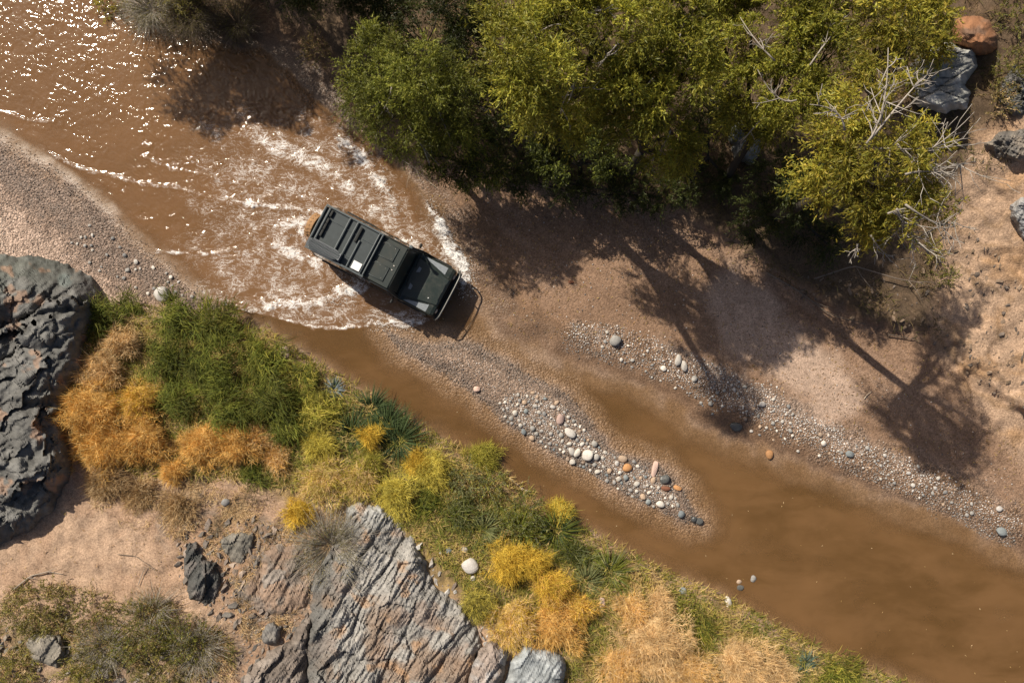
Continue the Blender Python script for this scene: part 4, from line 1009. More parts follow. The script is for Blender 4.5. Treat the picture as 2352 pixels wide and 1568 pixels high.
gravel('sand_pebbles', 'sparse pebbles on the shaded wet sand', [(960, 420), (1200, 440), (1500, 500), (1700, 640), (1900, 780), (2200, 950), (2380, 1150), (2380, 1260), (2000, 1000), (1700, 850), (1400, 760), (1200, 790), (1120, 700), (1040, 520)], 900, 1.3, 2.8, DULL + PALE[3:5], 25, mind=1.6)

def fragments(name, label, poly, n, rmin, rmax, palette, seed, dens=None):
    """flat broken stone flakes"""
    pts = np.array(scatter(poly, n, rmin, rmax, .9, dens, tries=n * 8, seed=seed, avoid=used)); N = len(pts); r = np.random.default_rng(seed)
    g = ground_h(pts[:, 0], pts[:, 1]); c = W(pts[:, 0], pts[:, 1], g); rad = pts[:, 2] * SC(g)
    base = np.array([(-1, -.6, 0), (.5, -.9, 0), (1.1, .1, 0), (.3, .9, 0), (-.9, .6, 0), (-.8, -.45, 1), (.4, -.7, 1), (.8, .1, 1), (.2, .65, 1), (-.7, .45, 1)], float)
    V = np.repeat(base[None], N, 0) * (1 + .3 * r.normal(size=(N, 10, 3))).clip(.4, 1.7); V = V * np.stack([rad * r.uniform(.8, 1.6, N), rad * r.uniform(.5, .9, N), rad * r.uniform(.25, .8, N)], 1)[:, None]
    a = (-1.05 + .5 * r.normal(size=N)); ca, sa = np.cos(a)[:, None], np.sin(a)[:, None]
    V = np.stack([V[..., 0] * ca + V[..., 1] * sa, -V[..., 0] * sa + V[..., 1] * ca, V[..., 2] - .01], -1) + c[:, None]
    k = (np.arange(N) * 10)[:, None, None]
    q = (np.array([[0, 1, 6, 5], [1, 2, 7, 6], [2, 3, 8, 7], [3, 4, 9, 8], [4, 0, 5, 9]])[None] + k).reshape(-1, 4); p5 = (np.array([[5, 6, 7, 8, 9]])[None] + k).reshape(-1, 5)
    pal = np.array(palette); cc = pal[r.integers(0, len(pal), N)] * r.uniform(.75, 1.2, (N, 1))
    tag(link(name, mesh_np(name, V.reshape(-1, 3), [q, p5], np.repeat(cc, 10, 0), None, False, ROCK)), label, None, None, 'stuff')
fragments('rock_debris', 'broken rock flakes strewn on the slope left of the outcrop', [(400, 1200), (560, 1190), (720, 1220), (730, 1400), (700, 1480), (640, 1600), (520, 1600), (560, 1480), (470, 1400), (410, 1320)], 420, 3, 11, [(.26, .21, .175), (.20, .17, .145), (.33, .26, .21), (.16, .145, .13)], 61)
fragments('corner_debris', 'broken stones under the olive shrubs', [(-80, 1420), (120, 1400), (330, 1480), (520, 1520), (520, 1640), (-80, 1640)], 220, 3, 11, [(.26, .22, .18), (.32, .28, .24), (.18, .16, .14)], 62)
fragments('outcrop_debris', 'rock flakes between the outcrop and the golden bushes', [(940, 1230), (1000, 1300), (1060, 1360), (1120, 1420), (1150, 1480), (1290, 1500), (1300, 1600), (1080, 1600), (1090, 1430), (1000, 1350)], 160, 3, 9, [(.34, .31, .28), (.42, .40, .38), (.28, .22, .18)], 63)
fragments('bank_debris', 'dark stones and clods on the eroded right bank', [(1700, 600), (1900, 710), (2120, 780), (2250, 880), (2400, 980), (2400, 620), (2250, 560), (2200, 420), (2352, 380), (2300, 300), (2200, 420), (2100, 640), (1900, 640)], 260, 2.5, 7, [(.20, .145, .10), (.28, .20, .14), (.15, .12, .10)], 64)
# ------------------------------------------------------------------ plants
def nrm(a): return a / (np.linalg.norm(a, axis=-1, keepdims=True) + 1e-9)
def blades(base, d0, L, w, bend, c0, c1, r, rows=3):
    """arching ribbons: base (N,3), first direction (N,3), length, width, bend (N,3) added along the blade"""
    N = len(base); t = np.linspace(0, 1, rows)
    pts = base[:, None] + d0[:, None] * (L[:, None] * t)[..., None] + bend[:, None] * (L[:, None] * t ** 2)[..., None]
    tang = nrm(d0 + bend); side = np.cross(tang, [0, 0, 1.0]); side = nrm(side + .35 * r.normal(size=side.shape) + 1e-6)
    wd = (w[:, None] * np.array([.8, 1.0, .12] if rows == 3 else [1.0, .1]))[..., None]
    v = np.stack([pts - side[:, None] * wd / 2, pts + side[:, None] * wd / 2], 2).reshape(-1, 3)
    k = np.arange(N)[:, None] * rows * 2
    q = np.concatenate([k + np.array([[2 * j, 2 * j + 1, 2 * j + 3, 2 * j + 2]]) for j in range(rows - 1)])
    col = c0[:, None] + (c1 - c0)[:, None] * t[None, :, None]
    return v, q, np.repeat(col.reshape(-1, 3), 2, 0)
def strands(base, d, L, w, c0, c1, r):
    """thin single-triangle stems"""
    side = np.cross(d, np.array([-.25, .28, 1.0]) + .45 * r.normal(size=d.shape)); side = nrm(side) * (w / 2)[:, None]
    v = np.stack([base - side, base + side, base + d * L[:, None]], 1).reshape(-1, 3)
    q = np.arange(len(base) * 3).reshape(-1, 3)
    col = np.stack([c0, c0, c1], 1).reshape(-1, 3); return v, q, col
def leaves(pos, d, L, w, col, r, up=.6):
    """small rhombic leaves lying mostly face-up"""
    n0 = nrm(r.normal(size=d.shape) * .75 + np.array([0, 0, up])); side = nrm(np.cross(d, n0)) * (w / 2)[:, None]
    e = d * L[:, None]
    v = np.stack([pos, pos + e * .42 + side, pos + e, pos + e * .42 - side], 1).reshape(-1, 3)
    q = np.arange(len(pos) * 4).reshape(-1, 4); return v, q, np.repeat(col, 4, 0)
def pick(cols, n, r, jit=.18):
    c = np.array(cols, float)[r.integers(0, len(cols), n)]
    return c * (1 + jit * r.normal(size=(n, 1))).clip(.5, 1.6)
GREEN = [(0.135, 0.16, 0.022), (0.175, 0.19, 0.027), (0.1, 0.125, 0.02), (0.24, 0.24, 0.04)]
YGREEN = [(0.36, 0.335, 0.05), (0.44, 0.38, 0.06), (0.27, 0.27, 0.045), (0.52, 0.43, 0.09)]
DGREEN = [(0.06, 0.09, 0.03), (0.08, 0.115, 0.04), (0.045, 0.07, 0.026)]
GGREEN = [(0.2, 0.215, 0.085), (0.26, 0.26, 0.11), (0.15, 0.17, 0.07)]
ORANGE = [(0.8, 0.46, 0.125), (0.84, 0.53, 0.16), (0.72, 0.38, 0.09), (0.86, 0.6, 0.24)]
TAN = [(0.82, 0.57, 0.29), (0.85, 0.63, 0.36), (0.74, 0.48, 0.22), (0.8, 0.54, 0.25)]
GOLD = [(0.76, 0.51, 0.065), (0.82, 0.57, 0.09), (0.68, 0.43, 0.055), (0.6, 0.43, 0.065)]
YELLOW = [(0.7, 0.56, 0.09), (0.78, 0.63, 0.13), (0.58, 0.49, 0.08), (0.5, 0.45, 0.1)]
OLIVE = [(0.19, 0.175, 0.045), (0.25, 0.215, 0.055), (0.145, 0.14, 0.038), (0.33, 0.27, 0.08)]
STRAWC = [(0.6, 0.42, 0.22), (0.52, 0.34, 0.16), (0.66, 0.49, 0.29), (0.42, 0.27, 0.13)]
GREYT = [(0.375, 0.338, 0.288), (0.3, 0.269, 0.225), (0.45, 0.413, 0.362)]
def dome_points(N, rx, ry, hz, r, hollow=.45):
    a = r.uniform(0, 6.283, N); u = np.sqrt(r.uniform(0, 1, N)); lump = 1 + .16 * np.sin(a * 3 + r.uniform(0, 6)) + .10 * np.sin(a * 5 + r.uniform(0, 6))
    z = np.sqrt(np.clip(1 - u * u, 0, 1)); f = r.uniform(hollow, 1, N) ** .6
    return np.stack([u * np.cos(a) * rx * lump * f, u * np.sin(a) * ry * lump * f, z * hz * f], 1)
def plant(kind, px, py, r_u, pal, label, name, cat, group, hz=None, seed=None, squash=1.0, dens=1.0):
    r = np.random.default_rng(seed if seed is not None else int(px * 7 + py * 13))
    g = float(ground_h(px, py)); R = r_u * SC(g); hz = hz or .55 * R
    root = W(px, py, g); e = empty(name, tuple(root)); tag(e, label, cat, group)
    rx, ry = R, R * squash; mb = MB()
    def put(v, q, c): mb.add(v, q); mb.c.append(c)
    A = R * R
    if kind == 'reed':                              # long arching blades in many small tufts
        nt = int(24 * A * dens + 6); tp = dome_points(nt, rx * .88, ry * .88, hz * 1.15, r, .3); nb = 46
        N = nt * nb; base = np.repeat(tp, nb, 0) + r.normal(size=(N, 3)) * [.15, .15, .08]; base[:, 2] = np.clip(base[:, 2] - .12, 0, None)
        out = nrm(np.repeat(tp * [.6, .6, 0] + r.normal(size=(nt, 3)) * [.55, .55, 0] + [.15, -.15, 0], nb, 0) + r.normal(size=(N, 3)) * [.42, .42, 0] + 1e-5)
        d = nrm(out * r.uniform(.35, 1.0, (N, 1)) + np.array([0, 0, 1.0])); L = r.uniform(.13, .36, N); tone = np.repeat(r.uniform(.45, 1.4, nt), nb)[:, None]
        c = pick(pal, N, r) * tone
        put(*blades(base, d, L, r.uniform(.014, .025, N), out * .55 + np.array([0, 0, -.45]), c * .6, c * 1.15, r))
    elif kind == 'tuft':                            # one star of broad blades
        N = int(150 * dens + 120 * A); a = r.uniform(0, 6.283, N); out = np.stack([np.cos(a), np.sin(a) * squash, 0 * a], 1)
        el = r.uniform(.25, 1.5, N)[:, None]; base = out * r.uniform(0, .25, (N, 1)) * R; d = nrm(out + np.array([0, 0, 1]) * el)
        L = R * r.uniform(.75, 1.25, N); c = pick(pal, N, r)
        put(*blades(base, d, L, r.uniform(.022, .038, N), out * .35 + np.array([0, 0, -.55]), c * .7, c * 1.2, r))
    elif kind == 'feather':                         # soft mound of fine dry stems
        if hz > .25:                                # dense inner mass, added to catch light and brighten the bush
            cv = IV3.copy(); cv = cv[:, :] * (1 + .13 * noise2(cv[:, 0] * 2.3 + px, cv[:, 1] * 2.3 + py + cv[:, 2], 12) + .10 * noise2(cv[:, 0] * 6 + py, cv[:, 1] * 6 + cv[:, 2] * 4, 13))[:, None]
            cv = cv * [rx * .66, ry * .66, hz * .56]; cv[:, 2] = np.maximum(cv[:, 2], -.05)
            put(cv, IF3, np.array(pal).mean(0) * (.80 + .3 * noise2(cv[:, 0] * 9, cv[:, 1] * 9 + cv[:, 2] * 5, 14))[:, None])
        N = int(3600 * A * dens + 500); p = dome_points(N, rx * .95, ry * .95, hz, r, .62 if hz > .25 else .3)
        sub = r.normal(size=(max(8, int(22 * A)), 3)); d = nrm(p / np.array([rx, ry, hz]) * .7 + r.normal(size=(N, 3)) * .55 + np.array([0, 0, .25]))
        clump = .9 + .30 * noise2(p[:, 0] * 3.2 + px, p[:, 1] * 3.2 + py, 9)
        p = p * (1 + .34 * noise2(p[:, 0] * 2.6 + py, p[:, 1] * 2.6 + px, 10))[:, None]
        c = pick(pal, N, r, .14) * clump[:, None]
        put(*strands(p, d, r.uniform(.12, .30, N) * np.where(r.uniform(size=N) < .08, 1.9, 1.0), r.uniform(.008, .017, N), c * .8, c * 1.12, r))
        ns = 60; a = r.uniform(0, 6.283, ns); top = dome_points(ns, rx, ry, hz, r, .8); c = pick(pal, ns, r) * .5
        v, q, cc = strands(top * [.15, .15, 0], nrm(top + 1e-4), np.linalg.norm(top, axis=1), np.full(ns, .02), c, c, r); put(v, q, cc)
    elif kind == 'shrub':                           # leafy twigs
        nt = int(150 * A * dens + 20); tp = dome_points(nt, rx * .9, ry * .9, hz, r, .4); nl = 16; N = nt * nl
        td = nrm(tp / np.array([rx, ry, hz]) + r.normal(size=(nt, 3)) * .5); tl = r.uniform(.18, .36, nt)
        t = np.tile(np.linspace(0, 1, nl), nt)[:, None]; pos = np.repeat(tp, nl, 0) + np.repeat(td * tl[:, None], nl, 0) * t
        tone = np.repeat(r.uniform(.65, 1.35, nt), nl)[:, None]; c = pick(pal, N, r) * tone
        put(*leaves(pos, nrm(np.repeat(td, nl, 0) + .7 * r.normal(size=(N, 3))), r.uniform(.05, .10, N), r.uniform(.016, .03, N), c, r))
        cs = pick(GREYT, nt, r) * .7; put(*strands(tp, td, tl, np.full(nt, .010), cs, cs, r))
    elif kind == 'twiggy':                          # bare grey stems radiating from the root, few leaves
        N = int(230 * A * dens + 90); a = r.uniform(0, 6.283, N); out = np.stack([np.cos(a), np.sin(a) * squash, 0 * a], 1)
        d = nrm(out + np.array([0, 0, 1]) * r.uniform(.15, 1.5, (N, 1))); L = R * r.uniform(.6, 1.1, N); base = out * r.uniform(0, .3, (N, 1)) * R; GT = np.array(GREYT) * ((.42, .36, .30) if py < 100 and px > 400 else (1, 1, 1)); c = pick(GT, N, r)  # stems at the north shore browner, and darkened to stand for shade
        put(*blades(base, d, L, r.uniform(.011, .020, N), out * .25 + r.normal(size=(N, 3)) * .22 + np.array([0, 0, -.25]), c * .8, c, r))
        M = N * 3; k = r.integers(0, N, M); pos = base[k] + d[k] * (L[k] * r.uniform(.5, .95, M))[:, None]; c = pick(GT, M, r)
        put(*strands(pos, nrm(d[k] + .7 * r.normal(size=(M, 3))), r.uniform(.12, .28, M), np.full(M, .009), c * .9, c, r))
        M = int(N * 6); k = r.integers(0, N, M); pos = base[k] + d[k] * (L[k] * r.uniform(.35, .95, M))[:, None] + r.normal(size=(M, 3)) * .05
        put(*leaves(pos, nrm(r.normal(size=(M, 3)) + [0, 0, .4]), r.uniform(.03, .06, M), r.uniform(.012, .02, M), pick(pal, M, r), r))
    part = {'reed': 'blades', 'tuft': 'blades', 'feather': 'stems', 'shrub': 'foliage', 'twiggy': 'twigs'}[kind]
    o = mb.build(part, {'feather': STRAW, 'shrub': LEAF}.get(kind, BLADE), e, False); o['kind'] = 'stuff'
    return e
REEDS, DRY, YEL, TUFTS, SHRUBS = 'green reed clumps on the bank', 'dry orange bushes on the bank', 'yellow bushes on the bank', 'dark spiky tufts on the bank', 'shrubs on the bank'
PL = [
 # kind px py radius palette label name category group height
 ('reed', 248, 735, 55, GREEN, 'green reed clump between the dark boulder and the egg-shaped stone', 'reed_clump', REEDS, .55),
 ('reed', 305, 712, 38, GREEN, 'small green reed clump left of the egg-shaped stone', 'reed_clump', REEDS, .4),
 ('reed', 222, 800, 36, GREEN, 'narrow green reed clump against the dark boulder above the pale tan bush', 'reed_clump', REEDS, .4),
 ('reed', 425, 735, 72, GREEN, 'green reed clump right below the egg-shaped stone', 'reed_clump', REEDS, .7),
 ('reed', 500, 745, 60, GREEN + YGREEN[:1], 'green reed clump at the water edge of the reed bed', 'reed_clump', REEDS, .6),
 ('reed', 395, 830, 70, GREEN, 'green reed clump right of the pale tan bush', 'reed_clump', REEDS, .7),
 ('reed', 505, 835, 82, GREEN, 'tall green reed clump in the middle of the reed bed', 'reed_clump', REEDS, .85),
 ('reed', 600, 820, 70, GREEN + YGREEN[:1], 'green reed clump left of the pink slab at the water', 'reed_clump', REEDS, .6),
 ('reed', 425, 915, 58, GREEN, 'green reed clump right of the brightest orange bush', 'reed_clump', REEDS, .6),
 ('reed', 530, 930, 82, GREEN, 'green reed clump above the twin orange bushes', 'reed_clump', REEDS, .8),
 ('reed', 625, 915, 76, GREEN, 'green reed clump below the pink slab', 'reed_clump', REEDS, .75),
 ('reed', 695, 870, 50, GREEN + YGREEN, 'yellow-green reed clump right of the pink slab', 'reed_clump', REEDS, .5),
 ('reed', 660, 985, 52, GREEN, 'green reed clump at the lower right corner of the reed bed', 'reed_clump', REEDS, .6),
 ('reed', 745, 940, 55, YGREEN, 'yellow-green reed clump below the blue flowers', 'reed_clump', REEDS, .5),
 ('reed', 700, 980, 38, YGREEN, 'small yellow-green reed clump beside the dark tufts', 'reed_clump', REEDS, .4),
 ('reed', 590, 1088, 40, GREEN, 'low green reed clump in the shade under the twin orange bushes', 'reed_clump', REEDS, .3),
 ('tuft', 768, 893, 22, [(.22, .27, .30), (.30, .34, .38), (.12, .16, .10)], 'small tuft of pale blue flowers at the top of the bank', 'flower_tuft', TUFTS, .3),
 ('tuft', 855, 938, 44, DGREEN, 'upper dark green spiky tuft near the water', 'grass_tuft', TUFTS, .5),
 ('tuft', 808, 1000, 50, DGREEN, 'left dark green spiky tuft beside the small orange tuft', 'grass_tuft', TUFTS, .5),
 ('tuft', 915, 1012, 58, DGREEN, 'biggest dark green spiky tuft of the bank', 'grass_tuft', TUFTS, .6),
 ('tuft', 890, 975, 46, DGREEN, 'dark green spiky tuft between the upper and the biggest tuft', 'grass_tuft', TUFTS, .5),
 ('feather', 850, 1000, 30, GOLD, 'small golden bush squeezed between the dark spiky tufts', 'dry_bush', YEL, .5),
 ('feather', 736, 1025, 42, YELLOW, 'pale yellow bush left of the dark spiky tufts', 'dry_bush', YEL, .4),
 ('feather', 745, 1108, 62, TAN + YELLOW, 'wide tan-yellow bush above the grey twiggy shrub', 'dry_bush', YEL, .4),
 ('feather', 825, 1105, 50, TAN + YELLOW, 'tan-yellow bush just above the layered outcrop', 'dry_bush', YEL, .4),
 ('feather', 912, 1135, 54, YELLOW, 'bright yellow bush at the top right of the layered outcrop', 'dry_bush', YEL, .55),
 ('feather', 850, 1065, 34, YGREEN, 'small yellow-green bush under the dark spiky tufts', 'dry_bush', YEL, .35),
 ('feather', 990, 1082, 52, YELLOW, 'yellow bush right of the bright yellow one', 'dry_bush', YEL, .5),
 ('feather', 960, 1060, 34, GOLD, 'small golden bush below the biggest dark tuft', 'dry_bush', YEL, .4),
 ('feather', 1105, 1052, 48, YGREEN, 'lime-yellow bush leaning over the channel edge', 'dry_bush', YEL, .45),
 ('shrub', 1065, 1098, 44, GGREEN, 'grey-green shrub left below the lime-yellow bush', 'leafy_shrub', SHRUBS, .5),
 ('shrub', 1125, 1112, 40, GGREEN + YGREEN[:1], 'grey-green shrub at the water edge below the lime-yellow bush', 'leafy_shrub', SHRUBS, .45),
 ('reed', 1060, 1185, 58, GREEN + GGREEN, 'low green clump between the yellow bush and the big green shrub', 'reed_clump', REEDS, .3),
 ('reed', 985, 1160, 46, GREEN + YGREEN[:1], 'low green clump below the right yellow bush', 'reed_clump', REEDS, .3),
 ('shrub', 1195, 1185, 74, GREEN + GGREEN, 'big green shrub on the bank above the golden bushes', 'leafy_shrub', SHRUBS, .7),
 ('tuft', 1190, 1225, 50, GREEN, 'green spiky tuft in front of the big green shrub', 'grass_tuft', TUFTS, .45),
 ('feather', 1282, 1172, 36, GOLD + YELLOW, 'small golden bush at the water right of the big green shrub', 'dry_bush', YEL, .5),
 ('tuft', 1278, 1218, 48, DGREEN + GREEN, 'dark green tuft below the small golden bush at the water', 'grass_tuft', TUFTS, .45),
 ('tuft', 1110, 1215, 42, GGREEN, 'grey-green tuft left of the big green shrub', 'grass_tuft', TUFTS, .35),
 ('reed', 1320, 1275, 46, GREEN + GGREEN, 'green clump right of the golden bushes', 'reed_clump', REEDS, .35),
 ('tuft', 1400, 1312, 48, GREEN + GGREEN, 'right spiky green tuft with long blades', 'grass_tuft', TUFTS, .45),
 ('tuft', 1345, 1335, 38, GGREEN, 'pale green tuft right of the upper orange-gold bush', 'grass_tuft', TUFTS, .35),
 ('feather', 1172, 1290, 56, GOLD, 'tall golden bush right of the white quartz boulder', 'dry_bush', YEL, .7),
 ('feather', 1225, 1285, 38, GOLD, 'golden bush tucked behind the tall golden one', 'dry_bush', YEL, .6),
 ('feather', 1265, 1345, 52, GOLD + ORANGE[:1], 'orange-gold bush in the middle of the golden group', 'dry_bush', YEL, .7),
 ('feather', 1098, 1385, 48, YELLOW + OLIVE, 'olive-yellow bush at the right flank of the outcrop', 'dry_bush', YEL, .5),
 ('feather', 1180, 1430, 66, GOLD + TAN, 'wide golden-tan bush above the blue-grey slab', 'dry_bush', YEL, .6),
 ('feather', 1275, 1432, 72, ORANGE, 'wide orange bush at the lower right of the golden group', 'dry_bush', DRY, .65),
 ('feather', 1330, 1395, 44, ORANGE + GOLD, 'orange bush left of the pink-grey slab', 'dry_bush', DRY, .55),
 ('feather', 1452, 1400, 46, TAN + ORANGE, 'tan-orange bush above the big pale tan bush', 'dry_bush', DRY, .5),
 ('feather', 1510, 1380, 36, TAN, 'small pale tan bush near the water below the right tuft', 'dry_bush', DRY, .4),
 ('feather', 1500, 1480, 95, TAN, 'biggest pale tan bush at the bottom of the bank', 'dry_bush', DRY, .8),
 ('feather', 1430, 1530, 66, TAN + ORANGE, 'tan bush cut by the bottom edge left of the biggest tan one', 'dry_bush', DRY, .6),
 ('feather', 1570, 1550, 78, TAN + ORANGE[:2], 'tan-orange bush at the bottom edge right of the biggest tan one', 'dry_bush', DRY, .6),
 ('feather', 1700, 1530, 84, TAN, 'pale tan bush furthest right at the bottom edge', 'dry_bush', DRY, .6),
 ('feather', 1780, 1545, 50, TAN, 'pale tan bush tail next to the blue-green tuft', 'dry_bush', DRY, .45),
 ('shrub', 1570, 1385, 28, YGREEN + GREEN, 'small bright green bush near the white oblong stone', 'leafy_shrub', SHRUBS, .35),
 ('tuft', 1850, 1522, 24, [(.10, .15, .11), (.14, .19, .14)], 'small blue-green tuft at the bottom right of the bank', 'grass_tuft', TUFTS, .3),
 ('reed', 1930, 1550, 60, YGREEN + GREEN, 'lime green clump at the bottom right end of the bank', 'reed_clump', REEDS, .35),
 ('reed', 1600, 1440, 46, GREEN + YGREEN, 'green clump between the tan bushes and the white oblong stone', 'reed_clump', REEDS, .3),
 # west
 ('feather', 290, 785, 42, TAN, 'upright pale tan plume between two green reed clumps', 'dry_bush', DRY, .6),
 ('feather', 235, 845, 62, TAN, 'pale tan bush beside the dark boulder', 'dry_bush', DRY, .6),
 ('feather', 215, 945, 76, ORANGE, 'big orange bush leaning on the dark boulder', 'dry_bush', DRY, .8),
 ('feather', 330, 920, 52, GOLD + ORANGE, 'brightest orange-yellow bush next to the reed bed', 'dry_bush', DRY, .8),
 ('feather', 250, 1025, 78, ORANGE, 'lower big orange bush beside the dark boulder', 'dry_bush', DRY, .7),
 ('feather', 335, 1010, 66, ORANGE, 'orange bush below the brightest orange-yellow one', 'dry_bush', DRY, .7),
 ('feather', 470, 1022, 60, ORANGE, 'left one of the twin orange bushes under the reed bed', 'dry_bush', DRY, .6),
 ('feather', 545, 1018, 64, ORANGE, 'right one of the twin orange bushes under the reed bed', 'dry_bush', DRY, .6),
 ('feather', 632, 1050, 42, TAN + ORANGE, 'small tan bush right of the twin orange bushes', 'dry_bush', DRY, .35),
 ('feather', 405, 1080, 32, ORANGE, 'small orange bush below the left twin', 'dry_bush', DRY, .35),
 ('feather', 600, 1010, 36, ORANGE + TAN, 'small orange bush at the lower right rim of the reed bed', 'dry_bush', DRY, .4),
 ('feather', 688, 1175, 38, GOLD, 'lone round golden bush left of the layered outcrop', 'dry_bush', DRY, .5),
 ('feather', 150, 1078, 16, ORANGE, 'tiny orange tuft on the flank of the dark boulder', 'dry_bush', DRY, .2),
 ('feather', 245, 1105, 52, STRAWC, 'faded straw bush under the lower big orange bush', 'dry_bush', DRY, .3),
 ('feather', 320, 1140, 56, STRAWC, 'sparse straw patch on the sand slope', 'dry_bush', DRY, .22),
 ('feather', 410, 1165, 50, STRAWC, 'sparse brown straw patch left of the smooth grey stone', 'dry_bush', DRY, .2),
 ('twiggy', 762, 1252, 92, OLIVE, 'grey twiggy shrub on the left side of the layered outcrop', 'twiggy_shrub', SHRUBS, .6),
 ('shrub', 95, 1395, 82, OLIVE, 'olive shrub nearest the left edge', 'leafy_shrub', SHRUBS, .6),
 ('shrub', 205, 1400, 62, OLIVE, 'olive-brown shrub between the left edge shrub and the big olive one', 'leafy_shrub', SHRUBS, .5),
 ('shrub', 330, 1440, 88, OLIVE + GREEN[:1], 'big olive-green shrub in the lower left', 'leafy_shrub', SHRUBS, .7),
 ('shrub', 430, 1455, 66, OLIVE + GREEN[:2], 'olive-green shrub with dark twigs pointing at the sand', 'leafy_shrub', SHRUBS, .6),
 ('twiggy', 460, 1480, 66, OLIVE, 'dark twiggy shrub on the sand left of the brown ledge', 'twiggy_shrub', SHRUBS, .4),
 ('twiggy', 355, 1400, 56, OLIVE, 'grey dead twigs on top of the big olive-green shrub', 'twiggy_shrub', SHRUBS, .7),
 ('shrub', 370, 1540, 72, OLIVE, 'olive shrub at the bottom edge below the big one', 'leafy_shrub', SHRUBS, .5),
 ('shrub', 210, 1530, 70, OLIVE + YGREEN[:1], 'yellowish olive shrub at the bottom edge right of the grey boulder', 'leafy_shrub', SHRUBS, .4),
 ('shrub', 35, 1540, 60, OLIVE + YGREEN[:1], 'yellowish shrub in the bottom left corner', 'leafy_shrub', SHRUBS, .4),
 ('twiggy', 250, 1480, 60, OLIVE, 'low brown twiggy shrub above the yellowish olive one', 'twiggy_shrub', SHRUBS, .35),
 # north-east and north-west
 ('shrub', 258, 15, 40, YGREEN, 'small lime green bush at the top edge over the water', 'leafy_shrub', SHRUBS, .5),
 ('twiggy', 350, 25, 72, OLIVE, 'pale grey bare shrub over the water at the top edge', 'twiggy_shrub', SHRUBS, .7),
 ('twiggy', 440, 40, 76, OLIVE, 'grey-brown bare shrub right of the pale one over the water', 'twiggy_shrub', SHRUBS, .7),
 ('twiggy', 545, 55, 66, OLIVE, 'low bare shrub reaching furthest right over the shaded water', 'twiggy_shrub', SHRUBS, .5),
 ('shrub', 430, -15, 76, OLIVE, 'dark olive bush behind the bare shrubs at the top edge', 'leafy_shrub', SHRUBS, .7),
 ('shrub', 730, 120, 46, STRAWC + OLIVE, 'rusty brown shrub in deep shade left of the first tree', 'leafy_shrub', SHRUBS, .5),
 ('shrub', 2310, 170, 56, OLIVE + GREEN[:1], 'olive shrub at the right edge beside the striped rock', 'leafy_shrub', SHRUBS, .6),
 ('shrub', 2290, 235, 42, STRAWC + OLIVE, 'rusty shrub right below the striped rock', 'leafy_shrub', SHRUBS, .4),
 ('shrub', 2330, 35, 66, GREEN + OLIVE, 'dark green bush in the top right corner', 'leafy_shrub', SHRUBS, .8),
 ('shrub', 2165, 640, 26, GREEN + OLIVE, 'small green plant on the eroded bank below the last tree', 'leafy_shrub', SHRUBS, .3),
 ('shrub', 2140, 575, 24, YGREEN + OLIVE, 'small yellowish plant right under the last tree', 'leafy_shrub', SHRUBS, .3),
]
for (kind, px, py, ru, pal, lab, nm, grp, hz) in PL:
    cat = {'reed_clump': 'reed clump', 'dry_bush': 'bush', 'leafy_shrub': 'shrub', 'twiggy_shrub': 'shrub', 'grass_tuft': 'tuft', 'flower_tuft': 'flowers'}[nm]
    plant(kind, px, py, ru, pal, lab, nm, cat, grp, hz)
# low grass over the whole bank: uncountable
def turf(name, label, poly, n, pal, Lr, seed, dens=None, wr=(.014, .026), mat=None):
    r = np.random.default_rng(seed); xs = [p[0] for p in poly]; ys = [p[1] for p in poly]
    X = r.uniform(min(xs), max(xs), n * 4); Y = r.uniform(min(ys), max(ys), n * 4)
    ok = (sdf(X, Y, poly) > 0)
    if dens is not None: ok &= r.uniform(size=n * 4) < dens(X, Y)
    X, Y = X[ok][:n], Y[ok][:n]; N = len(X)
    cx = X + r.normal(size=N) * 3; cy = Y + r.normal(size=N) * 3
    base = G(cx, cy); a = r.uniform(0, 6.283, N); out = np.stack([np.cos(a), np.sin(a), 0 * a], 1)
    d = nrm(out * r.uniform(.2, 1.1, (N, 1)) + np.array([0, 0, 1.0])); L = r.uniform(*Lr, N)
    t = (fbm(X / 40, Y / 40, 3, seed) * .9 + .5).clip(0, .999); pal = np.array(pal); c = pal[(t * len(pal)).astype(int)] * (1 + .2 * r.normal(size=(N, 1))).clip(.5, 1.6)
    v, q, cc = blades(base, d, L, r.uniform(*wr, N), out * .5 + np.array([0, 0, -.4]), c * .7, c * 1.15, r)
    tag(link(name, mesh_np(name, v, [q], cc, None, False, mat or BLADE)), label, None, None, 'stuff')
BANKPOLY = [(200, 690), (330, 700), (500, 715), (620, 762), (710, 822), (850, 905), (960, 980), (1130, 1060), (1240, 1152), (1350, 1218), (1530, 1312), (1720, 1396), (1900, 1498), (2110, 1575), (2400, 1690),
            (2200, 1760), (1320, 1700), (1290, 1490), (1110, 1400), (960, 1240), (840, 1150), (700, 1130), (560, 1100), (330, 1090), (180, 1060), (160, 900)]
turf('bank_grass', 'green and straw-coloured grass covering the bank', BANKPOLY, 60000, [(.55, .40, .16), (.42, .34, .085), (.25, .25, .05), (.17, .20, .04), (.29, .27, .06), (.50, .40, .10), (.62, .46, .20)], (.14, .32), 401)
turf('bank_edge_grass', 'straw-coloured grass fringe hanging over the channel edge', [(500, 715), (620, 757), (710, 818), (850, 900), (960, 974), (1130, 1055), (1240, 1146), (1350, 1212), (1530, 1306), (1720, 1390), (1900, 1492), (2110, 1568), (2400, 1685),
     (2400, 1715), (2100, 1600), (1900, 1525), (1720, 1425), (1530, 1340), (1350, 1242), (1240, 1178), (1120, 1090), (950, 1005), (840, 930), (700, 845), (600, 785), (500, 740)], 17000, [(.60, .42, .17), (.66, .48, .23), (.48, .38, .09), (.42, .36, .08)], (.12, .28), 402)
